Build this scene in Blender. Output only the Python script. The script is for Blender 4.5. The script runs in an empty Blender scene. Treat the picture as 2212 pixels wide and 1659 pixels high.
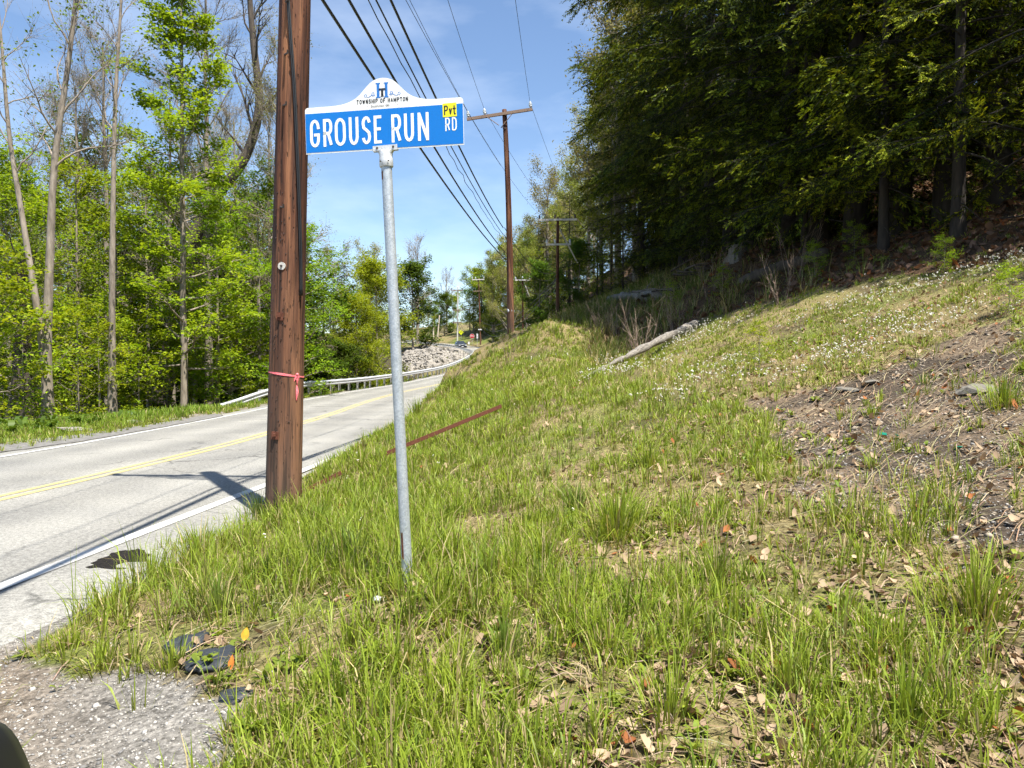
import bpy, math, random
import numpy as np
from mathutils import Vector, Matrix

# ------------------------------------------------------------------ camera, sky, sun, exposure
sc = bpy.context.scene
C = sc.collection
CAM_H = 1.6
F_PX = 1640.0                       # focal length in pixels of a 2212 px wide picture
PITCH = -math.atan(39.5 / F_PX)
cam_d = bpy.data.cameras.new('camera'); cam = bpy.data.objects.new('camera', cam_d); C.objects.link(cam)
cam_d.sensor_width = 36.0; cam_d.lens = 36.0 * F_PX / 2212.0
cam_d.clip_start = 0.05; cam_d.clip_end = 5000
cam.location = (0, 0, CAM_H); cam.rotation_euler = (math.pi / 2 + PITCH, 0, 0)
sc.camera = cam

SUN_AZ = math.radians(144)          # clockwise from +Y: the sun stands behind the camera, to the right
SUN_EL = math.radians(67)
sun_vec = Vector((math.sin(SUN_AZ) * math.cos(SUN_EL), math.cos(SUN_AZ) * math.cos(SUN_EL), math.sin(SUN_EL)))
world = bpy.data.worlds.new('World'); sc.world = world; world.use_nodes = True
nt = world.node_tree; nt.nodes.clear()
w_out = nt.nodes.new('ShaderNodeOutputWorld'); w_bg = nt.nodes.new('ShaderNodeBackground')
sky = nt.nodes.new('ShaderNodeTexSky'); sky.sky_type = 'NISHITA'; sky.sun_disc = False
sky.sun_elevation = SUN_EL; sky.sun_rotation = SUN_AZ; sky.altitude = 300; sky.air_density = 1.0; sky.dust_density = 0.25; sky.ozone_density = 3.2
w_tc = nt.nodes.new('ShaderNodeTexCoord'); w_map = nt.nodes.new('ShaderNodeMapping')
w_map.inputs['Scale'].default_value = (1.6, 1.2, 5.0); w_map.inputs['Rotation'].default_value = (0.25, 0.45, 0.3)
w_n = nt.nodes.new('ShaderNodeTexNoise'); w_n.inputs['Scale'].default_value = 2.2; w_n.inputs['Detail'].default_value = 7; w_n.inputs['Roughness'].default_value = 0.55
w_r = nt.nodes.new('ShaderNodeValToRGB'); w_r.color_ramp.elements[0].position = 0.48; w_r.color_ramp.elements[1].position = 0.80
w_r.color_ramp.elements[0].color = (0, 0, 0, 1); w_r.color_ramp.elements[1].color = (0.22, 0.22, 0.22, 1)
w_mix = nt.nodes.new('ShaderNodeMixRGB'); w_mix.blend_type = 'MIX'; w_mix.inputs['Color2'].default_value = (8.5, 9.0, 9.6, 1)
nt.links.new(w_tc.outputs['Generated'], w_map.inputs['Vector']); nt.links.new(w_map.outputs['Vector'], w_n.inputs['Vector'])
nt.links.new(w_n.outputs['Fac'], w_r.inputs['Fac']); nt.links.new(w_r.outputs['Color'], w_mix.inputs['Fac'])
nt.links.new(sky.outputs['Color'], w_mix.inputs['Color1']); nt.links.new(w_mix.outputs['Color'], w_bg.inputs['Color'])
nt.links.new(w_bg.outputs['Background'], w_out.inputs['Surface'])
w_bg.inputs['Strength'].default_value = 0.090
sun_d = bpy.data.lights.new('sun', 'SUN'); sun_d.energy = 5.0; sun_d.angle = math.radians(0.55); sun_d.color = (1.0, 0.955, 0.87)
sun = bpy.data.objects.new('sun', sun_d); C.objects.link(sun); sun.location = (20, -20, 60)
sun.rotation_euler = (-sun_vec).to_track_quat('-Z', 'Y').to_euler()
sc.view_settings.view_transform = 'Standard'; sc.view_settings.look = 'None'
sc.view_settings.exposure = 1.22; sc.view_settings.gamma = 1.0; sc.view_settings.use_curve_mapping = False
sc.cycles.max_bounces = 4; sc.cycles.diffuse_bounces = 2; sc.cycles.glossy_bounces = 2; sc.cycles.transmission_bounces = 2; sc.cycles.transparent_max_bounces = 2
sc.cycles.use_adaptive_sampling = True; sc.cycles.adaptive_threshold = 0.03
sc.cycles.caustics_reflective = False; sc.cycles.caustics_refractive = False

R = np.random.default_rng(7)
random.seed(7)

# ------------------------------------------------------------------ helpers: placing
CP, SP = math.cos(PITCH), math.sin(PITCH)
def ray(px, py):
    x = (px - 1106.0) / F_PX; u = (829.5 - py) / F_PX
    d = np.array([x, CP - SP * u, SP + CP * u])
    return d / d[1]                                   # one metre forward
def at(px, py, depth):
    d = ray(px, py) * depth
    return np.array([d[0], d[1], d[2] + CAM_H])
def at_z(px, py, z=0.0):
    d = ray(px, py); k = (z - CAM_H) / d[2]
    return np.array([d[0] * k, d[1] * k, z])

# ------------------------------------------------------------------ helpers: things
def tag(o, label=None, cat=None, group=None, kind=None):
    if label: o['label'] = label
    if cat: o['category'] = cat
    if group: o['group'] = group
    if kind: o['kind'] = kind
    return o
def empty(name, loc=(0, 0, 0), rot=(0, 0, 0), label=None, cat=None, group=None, kind=None):
    o = bpy.data.objects.new(name, None); C.objects.link(o); o.location = loc; o.rotation_euler = rot
    o.empty_display_size = 0.2
    return tag(o, label, cat, group, kind)
def link(name, me, mat=None, parent=None):
    o = bpy.data.objects.new(name, me); C.objects.link(o)
    if mat is not None:
        me.materials.clear(); me.materials.append(mat)
    if parent is not None: o.parent = parent
    return o
def copy_tree(o, parent=None):
    c = o.copy(); C.objects.link(c); c.parent = parent
    for ch in o.children: copy_tree(ch, c)
    return c

def np_mesh(name, V, F, col=None, smooth=False):
    """V (n,3); F an (m,k) int array or a list of such arrays; col (n,3) per-vertex colour"""
    Fs = [f for f in (F if isinstance(F, list) else [F]) if len(f)]
    me = bpy.data.meshes.new(name)
    V = np.ascontiguousarray(V, dtype=np.float32)
    nl = sum(f.size for f in Fs); nf = sum(len(f) for f in Fs)
    me.vertices.add(len(V)); me.vertices.foreach_set('co', V.ravel())
    me.loops.add(nl); me.loops.foreach_set('vertex_index', np.concatenate([f.ravel() for f in Fs]).astype(np.int32))
    me.polygons.add(nf)
    tot = np.concatenate([np.full(len(f), f.shape[1], np.int32) for f in Fs])
    st = np.concatenate([[0], np.cumsum(tot)[:-1]]).astype(np.int32)
    me.polygons.foreach_set('loop_start', st); me.polygons.foreach_set('loop_total', tot)
    if smooth: me.polygons.foreach_set('use_smooth', np.ones(nf, bool))
    if col is not None:
        a = me.color_attributes.new('Col', 'FLOAT_COLOR', 'POINT')
        cc = np.ones((len(V), 4), np.float32); cc[:, :3] = col
        a.data.foreach_set('color', cc.ravel())
    me.update(); me.validate()
    return me

class MB:
    """collects shapes into one mesh"""
    def __init__(s): s.V = []; s.F = []; s.n = 0
    def add(s, V, F):
        V = np.asarray(V, float)
        s.V.append(V)
        for f in F: s.F.append([int(i) + s.n for i in f])
        s.n += len(V); return s
    def box(s, c, size, rz=0.0, M=None):
        h = np.array(size) / 2
        V = np.array([[x, y, z] for z in (-1, 1) for y in (-1, 1) for x in (-1, 1)]) * h
        if rz:
            cz, sz = math.cos(rz), math.sin(rz); V = V @ np.array([[cz, sz, 0], [-sz, cz, 0], [0, 0, 1]])
        V = V + np.array(c)
        if M is not None: V = np.array([list(M @ Vector(v)) for v in V])
        return s.add(V, [(0, 2, 3, 1), (4, 5, 7, 6), (0, 1, 5, 4), (2, 6, 7, 3), (0, 4, 6, 2), (1, 3, 7, 5)])
    def tube(s, P, r, sides=8, caps=True):
        V, F = tube_np(np.asarray(P, float), r, sides)
        n = len(V); F = F.tolist()
        if caps: F = F + [list(range(sides))[::-1], list(range(n - sides, n))]
        return s.add(V, F)
    def prism(s, poly, y0, y1):
        """outline in (x,z), extruded along y"""
        n = len(poly); V = [[p[0], y0, p[1]] for p in poly] + [[p[0], y1, p[1]] for p in poly]
        F = [list(range(n)), list(range(2 * n - 1, n - 1, -1))]
        F += [[i, i + n, (i + 1) % n + n, (i + 1) % n] for i in range(n)]
        return s.add(V, F)
    def ring_loft(s, rings, caps=True):
        k = len(rings[0]); V = np.concatenate([np.asarray(r, float) for r in rings]); F = []
        for j in range(len(rings) - 1):
            for i in range(k):
                a, b = j * k + i, j * k + (i + 1) % k
                F.append([a, b, b + k, a + k])
        if caps: F += [list(range(k))[::-1], list(range(len(V) - k, len(V)))]
        return s.add(V, F)
    def mesh(s, name, smooth=False):
        me = bpy.data.meshes.new(name)
        me.from_pydata([tuple(v) for v in np.concatenate(s.V)], [], s.F)
        if smooth:
            for p in me.polygons: p.use_smooth = True
        me.update(); return me
    def build(s, name, mat, parent=None, smooth=False):
        return link(name, s.mesh(name, smooth), mat, parent)

def smooth_by_angle(o, deg=40):
    me = o.data
    for p in me.polygons: p.use_smooth = True
    import bmesh
    bm = bmesh.new(); bm.from_mesh(me); lim = math.radians(deg)
    for e in bm.edges:
        e.smooth = not (len(e.link_faces) == 2 and e.calc_face_angle(0) > lim)
    bm.to_mesh(me); bm.free(); return o

def tube_np(P, r, sides=6):
    n = len(P); r = np.broadcast_to(np.asarray(r, float), (n,))
    T = np.gradient(P, axis=0); T /= np.linalg.norm(T, axis=1)[:, None] + 1e-9
    ref = np.array([1.0, 0, 0]) if abs(T[0, 0]) < 0.8 else np.array([0, 1.0, 0])
    A = np.cross(T, ref); A /= np.linalg.norm(A, axis=1)[:, None] + 1e-9
    B = np.cross(T, A)
    th = np.linspace(0, 2 * np.pi, sides, endpoint=False)
    V = P[:, None, :] + r[:, None, None] * (np.cos(th)[None, :, None] * A[:, None, :] + np.sin(th)[None, :, None] * B[:, None, :])
    i = np.arange(n - 1)[:, None] * sides + np.arange(sides)[None, :]
    j = np.arange(n - 1)[:, None] * sides + (np.arange(sides)[None, :] + 1) % sides
    F = np.stack([i, j, j + sides, i + sides], -1).reshape(-1, 4)
    return V.reshape(-1, 3), F

class Wood:
    """many tubes in one mesh, quick"""
    def __init__(s): s.V = []; s.F = []; s.n = 0
    def tube(s, P, r, sides):
        V, F = tube_np(np.asarray(P, float), r, sides); s.V.append(V); s.F.append(F + s.n); s.n += len(V)
    def mesh(s, name): return np_mesh(name, np.concatenate(s.V), np.concatenate(s.F), smooth=True)

def catmull(P, n):
    P = np.asarray(P, float); out = []
    Q = np.vstack([2 * P[0] - P[1], P, 2 * P[-1] - P[-2]])
    for i in range(1, len(Q) - 2):
        t = np.linspace(0, 1, n, endpoint=False)[:, None]
        a, b, c, d = Q[i - 1], Q[i], Q[i + 1], Q[i + 2]
        out.append(0.5 * (2 * b + (c - a) * t + (2 * a - 5 * b + 4 * c - d) * t ** 2 + (3 * b - a - 3 * c + d) * t ** 3))
    out.append(P[-1:]); return np.vstack(out)
def arclen(P): return np.concatenate([[0], np.cumsum(np.linalg.norm(np.diff(P, axis=0), axis=1))])
def resample(P, step):
    s = arclen(P); k = np.arange(0, s[-1], step)
    return np.stack([np.interp(k, s, P[:, i]) for i in range(3)], 1)

# smooth value noise, vectorised
_perm = np.random.default_rng(3).random((64, 64))
def vnoise(x, y, scale=1.0, seed=0):
    x = np.asarray(x, float) / scale + 17.3 * seed; y = np.asarray(y, float) / scale + 9.7 * seed
    xi = np.floor(x).astype(int); yi = np.floor(y).astype(int); fx = x - xi; fy = y - yi
    fx = fx * fx * (3 - 2 * fx); fy = fy * fy * (3 - 2 * fy)
    g = lambda a, b: _perm[a % 64, b % 64]
    return (g(xi, yi) * (1 - fx) + g(xi + 1, yi) * fx) * (1 - fy) + (g(xi, yi + 1) * (1 - fx) + g(xi + 1, yi + 1) * fx) * fy
def fbm(x, y, scale, octs=3, seed=0):
    v = 0; a = 1; t = 0
    for k in range(octs): v = v + a * vnoise(x, y, scale / 2 ** k, seed + k); t += a; a *= 0.5
    return v / t
def smoothstep(a, b, x):
    t = np.clip((x - a) / (b - a), 0, 1); return t * t * (3 - 2 * t)
def in_poly(x, y, poly):
    x = np.asarray(x); y = np.asarray(y); r = np.zeros(x.shape, bool); n = len(poly)
    for i in range(n):
        x0, y0 = poly[i][:2]; x1, y1 = poly[(i + 1) % n][:2]
        c = ((y0 > y) != (y1 > y)) & (x < (x1 - x0) * (y - y0) / (y1 - y0 + 1e-12) + x0)
        r ^= c
    return r

# ------------------------------------------------------------------ helpers: materials
def mat_new(name):
    m = bpy.data.materials.new(name); m.use_nodes = True
    return m, m.node_tree.nodes, m.node_tree.links, m.node_tree.nodes['Principled BSDF']
def mat_plain(name, col, rough=0.6, metal=0.0, noise=None, bump=0.0, scale=20.0, stretch=(1, 1, 1), spec=0.5):
    """a colour broken by noise towards a second colour, with fine relief"""
    m, N, L, B = mat_new(name)
    B.inputs['Roughness'].default_value = rough; B.inputs['Metallic'].default_value = metal
    B.inputs['Specular IOR Level'].default_value = spec
    if noise is None and not bump:
        B.inputs['Base Color'].default_value = (*col, 1); return m
    tc = N.new('ShaderNodeTexCoord'); mp = N.new('ShaderNodeMapping'); mp.inputs['Scale'].default_value = stretch
    L.new(tc.outputs['Object'], mp.inputs['Vector'])
    n = N.new('ShaderNodeTexNoise'); n.inputs['Scale'].default_value = scale; n.inputs['Detail'].default_value = 6; n.inputs['Roughness'].default_value = 0.6
    L.new(mp.outputs['Vector'], n.inputs['Vector'])
    r = N.new('ShaderNodeValToRGB'); r.color_ramp.elements[0].position = 0.32; r.color_ramp.elements[1].position = 0.68
    r.color_ramp.elements[0].color = (*col, 1); r.color_ramp.elements[1].color = (*(noise or col), 1)
    L.new(n.outputs['Fac'], r.inputs['Fac']); L.new(r.outputs['Color'], B.inputs['Base Color'])
    if bump:
        b = N.new('ShaderNodeBump'); b.inputs['Strength'].default_value = bump; b.inputs['Distance'].default_value = 0.01
        L.new(n.outputs['Fac'], b.inputs['Height']); L.new(b.outputs['Normal'], B.inputs['Normal'])
    return m
def mat_leaf(name, trans=0.35, rough=0.55, spec=0.25, tint=(1.25, 1.2, 0.6)):
    """leaves: colour from the leaf's own vertex colour, some light passes through"""
    m = bpy.data.materials.new(name); m.use_nodes = True; N = m.node_tree.nodes; L = m.node_tree.links; N.clear()
    o = N.new('ShaderNodeOutputMaterial'); a = N.new('ShaderNodeAttribute'); a.attribute_name = 'Col'
    oi = N.new('ShaderNodeObjectInfo')
    hs = N.new('ShaderNodeHueSaturation')
    mr = N.new('ShaderNodeMapRange'); mr.inputs['To Min'].default_value = 0.82; mr.inputs['To Max'].default_value = 1.15
    L.new(oi.outputs['Random'], mr.inputs['Value']); L.new(mr.outputs['Result'], hs.inputs['Value'])
    mr2 = N.new('ShaderNodeMapRange'); mr2.inputs['To Min'].default_value = 0.485; mr2.inputs['To Max'].default_value = 0.512
    L.new(oi.outputs['Random'], mr2.inputs['Value']); L.new(mr2.outputs['Result'], hs.inputs['Hue'])
    L.new(a.outputs['Color'], hs.inputs['Color'])
    p = N.new('ShaderNodeBsdfPrincipled'); p.inputs['Roughness'].default_value = rough; p.inputs['Specular IOR Level'].default_value = spec
    t = N.new('ShaderNodeBsdfTranslucent'); mx = N.new('ShaderNodeMixShader'); mx.inputs['Fac'].default_value = trans
    mu = N.new('ShaderNodeMixRGB'); mu.blend_type = 'MULTIPLY'; mu.inputs['Fac'].default_value = 1; mu.inputs['Color2'].default_value = (*tint, 1)
    L.new(hs.outputs['Color'], p.inputs['Base Color']); L.new(hs.outputs['Color'], mu.inputs['Color1']); L.new(mu.outputs['Color'], t.inputs['Color'])
    L.new(p.outputs['BSDF'], mx.inputs[1]); L.new(t.outputs['BSDF'], mx.inputs[2]); L.new(mx.outputs['Shader'], o.inputs['Surface'])
    return m
def mat_attr(name, rough=0.8, bump=0.0, scale=60.0, spec=0.3, vary=0.0):
    m, N, L, B = mat_new(name)
    a = N.new('ShaderNodeAttribute'); a.attribute_name = 'Col'
    B.inputs['Roughness'].default_value = rough; B.inputs['Specular IOR Level'].default_value = spec
    L.new(a.outputs['Color'], B.inputs['Base Color'])
    return m

def mat_wood_pole():
    """old creosoted pole: long vertical grain, dark drying cracks, paler where the sun has bleached it"""
    m, N, L, B = mat_new('creosoted pole wood')
    tc = N.new('ShaderNodeTexCoord')
    def noise(scale, stretch, detail=6, rough=0.6):
        mp = N.new('ShaderNodeMapping'); mp.inputs['Scale'].default_value = stretch; L.new(tc.outputs['Object'], mp.inputs['Vector'])
        n = N.new('ShaderNodeTexNoise'); n.inputs['Scale'].default_value = scale; n.inputs['Detail'].default_value = detail; n.inputs['Roughness'].default_value = rough
        L.new(mp.outputs['Vector'], n.inputs['Vector']); return n
    n1 = noise(9, (1, 1, 0.045)); n2 = noise(42, (1, 1, 0.03), 4); n3 = noise(2.2, (1, 1, 0.35), 3); n4 = noise(55, (1, 1, 0.16), 2)
    r1 = N.new('ShaderNodeValToRGB'); e = r1.color_ramp.elements
    e[0].position = 0.34; e[0].color = (0.022, 0.010, 0.007, 1); e[1].position = 0.68; e[1].color = (0.31, 0.135, 0.062, 1)
    k = e.new(0.50); k.color = (0.105, 0.038, 0.018, 1)
    L.new(n1.outputs['Fac'], r1.inputs['Fac'])
    r2 = N.new('ShaderNodeValToRGB'); r2.color_ramp.elements[0].position = 0.36; r2.color_ramp.elements[1].position = 0.5
    r2.color_ramp.elements[0].color = (0.25, 0.25, 0.25, 1)
    L.new(n2.outputs['Fac'], r2.inputs['Fac'])
    mu = N.new('ShaderNodeMixRGB'); mu.blend_type = 'MULTIPLY'; mu.inputs['Fac'].default_value = 0.8
    L.new(r1.outputs['Color'], mu.inputs['Color1']); L.new(r2.outputs['Color'], mu.inputs['Color2'])
    # pits left by woodpeckers and spikes
    r4 = N.new('ShaderNodeValToRGB'); r4.color_ramp.elements[0].position = 0.30; r4.color_ramp.elements[1].position = 0.36
    r4.color_ramp.elements[0].color = (0.12, 0.12, 0.12, 1)
    L.new(n4.outputs['Fac'], r4.inputs['Fac'])
    mu2 = N.new('ShaderNodeMixRGB'); mu2.blend_type = 'MULTIPLY'; mu2.inputs['Fac'].default_value = 0.85
    L.new(mu.outputs['Color'], mu2.inputs['Color1']); L.new(r4.outputs['Color'], mu2.inputs['Color2'])
    # weathered grey towards the butt
    sp = N.new('ShaderNodeSeparateXYZ'); L.new(tc.outputs['Object'], sp.inputs['Vector'])
    mr = N.new('ShaderNodeMapRange'); mr.inputs['From Min'].default_value = 3.2; mr.inputs['From Max'].default_value = 0.2
    L.new(sp.outputs['Z'], mr.inputs['Value'])
    ma = N.new('ShaderNodeMath'); ma.operation = 'MULTIPLY'; L.new(mr.outputs['Result'], ma.inputs[0]); L.new(n3.outputs['Fac'], ma.inputs[1])
    mg = N.new('ShaderNodeMixRGB'); mg.inputs['Color2'].default_value = (0.155, 0.105, 0.075, 1)
    L.new(ma.outputs['Value'], mg.inputs['Fac']); L.new(mu2.outputs['Color'], mg.inputs['Color1'])
    mu3 = N.new('ShaderNodeMixRGB'); mu3.blend_type = 'MULTIPLY'; mu3.inputs['Fac'].default_value = 0.6
    L.new(mg.outputs['Color'], mu3.inputs['Color1']); L.new(r2.outputs['Color'], mu3.inputs['Color2'])
    L.new(mu3.outputs['Color'], B.inputs['Base Color'])
    B.inputs['Roughness'].default_value = 0.72; B.inputs['Specular IOR Level'].default_value = 0.3
    add = N.new('ShaderNodeMath'); add.operation = 'ADD'; L.new(n2.outputs['Fac'], add.inputs[0]); L.new(r4.outputs['Color'], add.inputs[1])
    b = N.new('ShaderNodeBump'); b.inputs['Strength'].default_value = 0.9; b.inputs['Distance'].default_value = 0.012
    L.new(add.outputs['Value'], b.inputs['Height']); L.new(b.outputs['Normal'], B.inputs['Normal'])
    return m
def mat_galv():
    m, N, L, B = mat_new('galvanised steel with spangle')
    tc = N.new('ShaderNodeTexCoord')
    v = N.new('ShaderNodeTexVoronoi'); v.inputs['Scale'].default_value = 130; L.new(tc.outputs['Object'], v.inputs['Vector'])
    n = N.new('ShaderNodeTexNoise'); n.inputs['Scale'].default_value = 24; n.inputs['Detail'].default_value = 7; L.new(tc.outputs['Object'], n.inputs['Vector'])
    r = N.new('ShaderNodeValToRGB'); r.color_ramp.elements[0].color = (0.30, 0.335, 0.37, 1); r.color_ramp.elements[1].color = (0.60, 0.635, 0.665, 1)
    r.color_ramp.elements[0].position = 0.15; r.color_ramp.elements[1].position = 0.85
    mx = N.new('ShaderNodeMixRGB'); mx.inputs['Fac'].default_value = 0.5
    L.new(v.outputs['Color'], mx.inputs['Color1']); L.new(n.outputs['Fac'], mx.inputs['Color2']); L.new(mx.outputs['Color'], r.inputs['Fac'])
    L.new(r.outputs['Color'], B.inputs['Base Color']); B.inputs['Metallic'].default_value = 0.45; B.inputs['Roughness'].default_value = 0.5
    return m
def mat_asphalt():
    """old chip-sealed carriageway, pale stone showing, darker wheel tracks and hairline cracks"""
    m, N, L, B = mat_new('worn pale asphalt')
    tc = N.new('ShaderNodeTexCoord'); uv = N.new('ShaderNodeUVMap')
    def noise(scale, detail, src='Object'):
        n = N.new('ShaderNodeTexNoise'); n.inputs['Scale'].default_value = scale; n.inputs['Detail'].default_value = detail
        L.new(tc.outputs[src], n.inputs['Vector']); return n
    n1 = noise(85, 3); n2 = noise(0.7, 5); n3 = noise(26, 4)
    r = N.new('ShaderNodeValToRGB'); e = r.color_ramp.elements
    e[0].position = 0.30; e[0].color = (0.095, 0.093, 0.086, 1); e[1].position = 0.72; e[1].color = (0.41, 0.398, 0.365, 1)
    k = e.new(0.5); k.color = (0.250, 0.243, 0.222, 1)
    mx = N.new('ShaderNodeMixRGB'); mx.inputs['Fac'].default_value = 0.4; L.new(n1.outputs['Fac'], mx.inputs['Color1']); L.new(n3.outputs['Fac'], mx.inputs['Color2'])
    L.new(mx.outputs['Color'], r.inputs['Fac'])
    r2 = N.new('ShaderNodeValToRGB'); r2.color_ramp.elements[0].position = 0.3; r2.color_ramp.elements[1].position = 0.7
    r2.color_ramp.elements[0].color = (0.80, 0.80, 0.80, 1); r2.color_ramp.elements[1].color = (1.06, 1.05, 1.02, 1)
    L.new(n2.outputs['Fac'], r2.inputs['Fac'])
    mu = N.new('ShaderNodeMixRGB'); mu.blend_type = 'MULTIPLY'; mu.inputs['Fac'].default_value = 1
    L.new(r.outputs['Color'], mu.inputs['Color1']); L.new(r2.outputs['Color'], mu.inputs['Color2'])
    # wheel tracks from the across-road coordinate
    sp = N.new('ShaderNodeSeparateXYZ'); L.new(uv.outputs['UV'], sp.inputs['Vector'])
    wv = N.new('ShaderNodeMath'); wv.operation = 'MULTIPLY'; wv.inputs[1].default_value = 3.7; L.new(sp.outputs['X'], wv.inputs[0])
    cs = N.new('ShaderNodeMath'); cs.operation = 'COSINE'; L.new(wv.outputs['Value'], cs.inputs[0])
    mr = N.new('ShaderNodeMapRange'); mr.inputs['From Min'].default_value = -1; mr.inputs['To Min'].default_value = 0.86; mr.inputs['To Max'].default_value = 1.06
    L.new(cs.outputs['Value'], mr.inputs['Value'])
    mu2 = N.new('ShaderNodeMixRGB'); mu2.blend_type = 'MULTIPLY'; mu2.inputs['Fac'].default_value = 1
    L.new(mu.outputs['Color'], mu2.inputs['Color1']); L.new(mr.outputs['Result'], mu2.inputs['Color2'])
    # cracks
    v = N.new('ShaderNodeTexVoronoi'); v.feature = 'DISTANCE_TO_EDGE'; v.inputs['Scale'].default_value = 0.42
    nd = noise(1.6, 4); va = N.new('ShaderNodeMixRGB'); va.blend_type = 'ADD'; va.inputs['Fac'].default_value = 1.0
    L.new(tc.outputs['Object'], va.inputs['Color1']); L.new(nd.outputs['Color'], va.inputs['Color2']); L.new(va.outputs['Color'], v.inputs['Vector'])
    rc = N.new('ShaderNodeValToRGB'); rc.color_ramp.elements[0].position = 0.0; rc.color_ramp.elements[1].position = 0.016
    rc.color_ramp.elements[0].color = (0.25, 0.25, 0.25, 1); L.new(v.outputs['Distance'], rc.inputs['Fac'])
    n5 = noise(0.5, 2); rg = N.new('ShaderNodeValToRGB'); rg.color_ramp.elements[0].position = 0.5; rg.color_ramp.elements[1].position = 0.6
    L.new(n5.outputs['Fac'], rg.inputs['Fac'])
    mu3 = N.new('ShaderNodeMixRGB'); mu3.blend_type = 'MULTIPLY'; L.new(rg.outputs['Color'], mu3.inputs['Fac'])
    L.new(mu2.outputs['Color'], mu3.inputs['Color1']); L.new(rc.outputs['Color'], mu3.inputs['Color2'])
    L.new(mu3.outputs['Color'], B.inputs['Base Color']); B.inputs['Roughness'].default_value = 0.85; B.inputs['Specular IOR Level'].default_value = 0.3
    b = N.new('ShaderNodeBump'); b.inputs['Strength'].default_value = 0.5; b.inputs['Distance'].default_value = 0.006
    L.new(n1.outputs['Fac'], b.inputs['Height']); L.new(b.outputs['Normal'], B.inputs['Normal'])
    return m
def mat_paint(name, col, under=(0.250, 0.243, 0.222), wear=0.5):
    m, N, L, B = mat_new(name)
    tc = N.new('ShaderNodeTexCoord'); n = N.new('ShaderNodeTexNoise'); n.inputs['Scale'].default_value = 34; n.inputs['Detail'].default_value = 6
    n2 = N.new('ShaderNodeTexNoise'); n2.inputs['Scale'].default_value = 1.3; n2.inputs['Detail'].default_value = 3
    L.new(tc.outputs['Object'], n.inputs['Vector']); L.new(tc.outputs['Object'], n2.inputs['Vector'])
    ad = N.new('ShaderNodeMath'); ad.operation = 'ADD'; L.new(n.outputs['Fac'], ad.inputs[0]); L.new(n2.outputs['Fac'], ad.inputs[1])
    r = N.new('ShaderNodeValToRGB'); r.color_ramp.elements[0].position = 0.98 - 0.10 * wear; r.color_ramp.elements[1].position = 1.16 - 0.05 * wear
    mr = N.new('ShaderNodeMapRange'); mr.inputs['From Min'].default_value = 1.02 - 0.3 * (1 - wear); mr.inputs['From Max'].default_value = 1.28
    L.new(ad.outputs['Value'], mr.inputs['Value'])
    mx = N.new('ShaderNodeMixRGB'); mx.inputs['Color1'].default_value = (*col, 1); mx.inputs['Color2'].default_value = (*under, 1)
    L.new(mr.outputs['Result'], mx.inputs['Fac']); L.new(mx.outputs['Color'], B.inputs['Base Color']); B.inputs['Roughness'].default_value = 0.7
    return m
def mat_ground():
    """soil and litter: colour of each zone from the vertex colour, broken up by leaf- and grit-sized noise"""
    m, N, L, B = mat_new('soil, litter and grit')
    a = N.new('ShaderNodeAttribute'); a.attribute_name = 'Col'; tc = N.new('ShaderNodeTexCoord')
    n = N.new('ShaderNodeTexNoise'); n.inputs['Scale'].default_value = 34; n.inputs['Detail'].default_value = 8; n.inputs['Roughness'].default_value = 0.72
    v = N.new('ShaderNodeTexVoronoi'); v.inputs['Scale'].default_value = 26; v.inputs['Randomness'].default_value = 1
    L.new(tc.outputs['Object'], n.inputs['Vector']); L.new(tc.outputs['Object'], v.inputs['Vector'])
    r = N.new('ShaderNodeValToRGB'); r.color_ramp.elements[0].position = 0.36; r.color_ramp.elements[1].position = 0.68
    r.color_ramp.elements[0].color = (0.38, 0.36, 0.33, 1); r.color_ramp.elements[1].color = (1.55, 1.5, 1.42, 1)
    L.new(n.outputs['Fac'], r.inputs['Fac'])
    bw = N.new('ShaderNodeRGBToBW'); L.new(v.outputs['Color'], bw.inputs['Color'])
    mr = N.new('ShaderNodeMapRange'); mr.inputs['To Min'].default_value = 0.68; mr.inputs['To Max'].default_value = 1.35; L.new(bw.outputs['Val'], mr.inputs['Value'])
    mu = N.new('ShaderNodeMixRGB'); mu.blend_type = 'MULTIPLY'; mu.inputs['Fac'].default_value = 1
    mu2 = N.new('ShaderNodeMixRGB'); mu2.blend_type = 'MULTIPLY'; mu2.inputs['Fac'].default_value = 1
    L.new(a.outputs['Color'], mu.inputs['Color1']); L.new(r.outputs['Color'], mu.inputs['Color2'])
    L.new(mu.outputs['Color'], mu2.inputs['Color1']); L.new(mr.outputs['Result'], mu2.inputs['Color2'])
    L.new(mu2.outputs['Color'], B.inputs['Base Color']); B.inputs['Roughness'].default_value = 0.95; B.inputs['Specular IOR Level'].default_value = 0.15
    b = N.new('ShaderNodeBump'); b.inputs['Strength'].default_value = 0.9; b.inputs['Distance'].default_value = 0.02
    L.new(n.outputs['Fac'], b.inputs['Height']); L.new(b.outputs['Normal'], B.inputs['Normal'])
    return m

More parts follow.
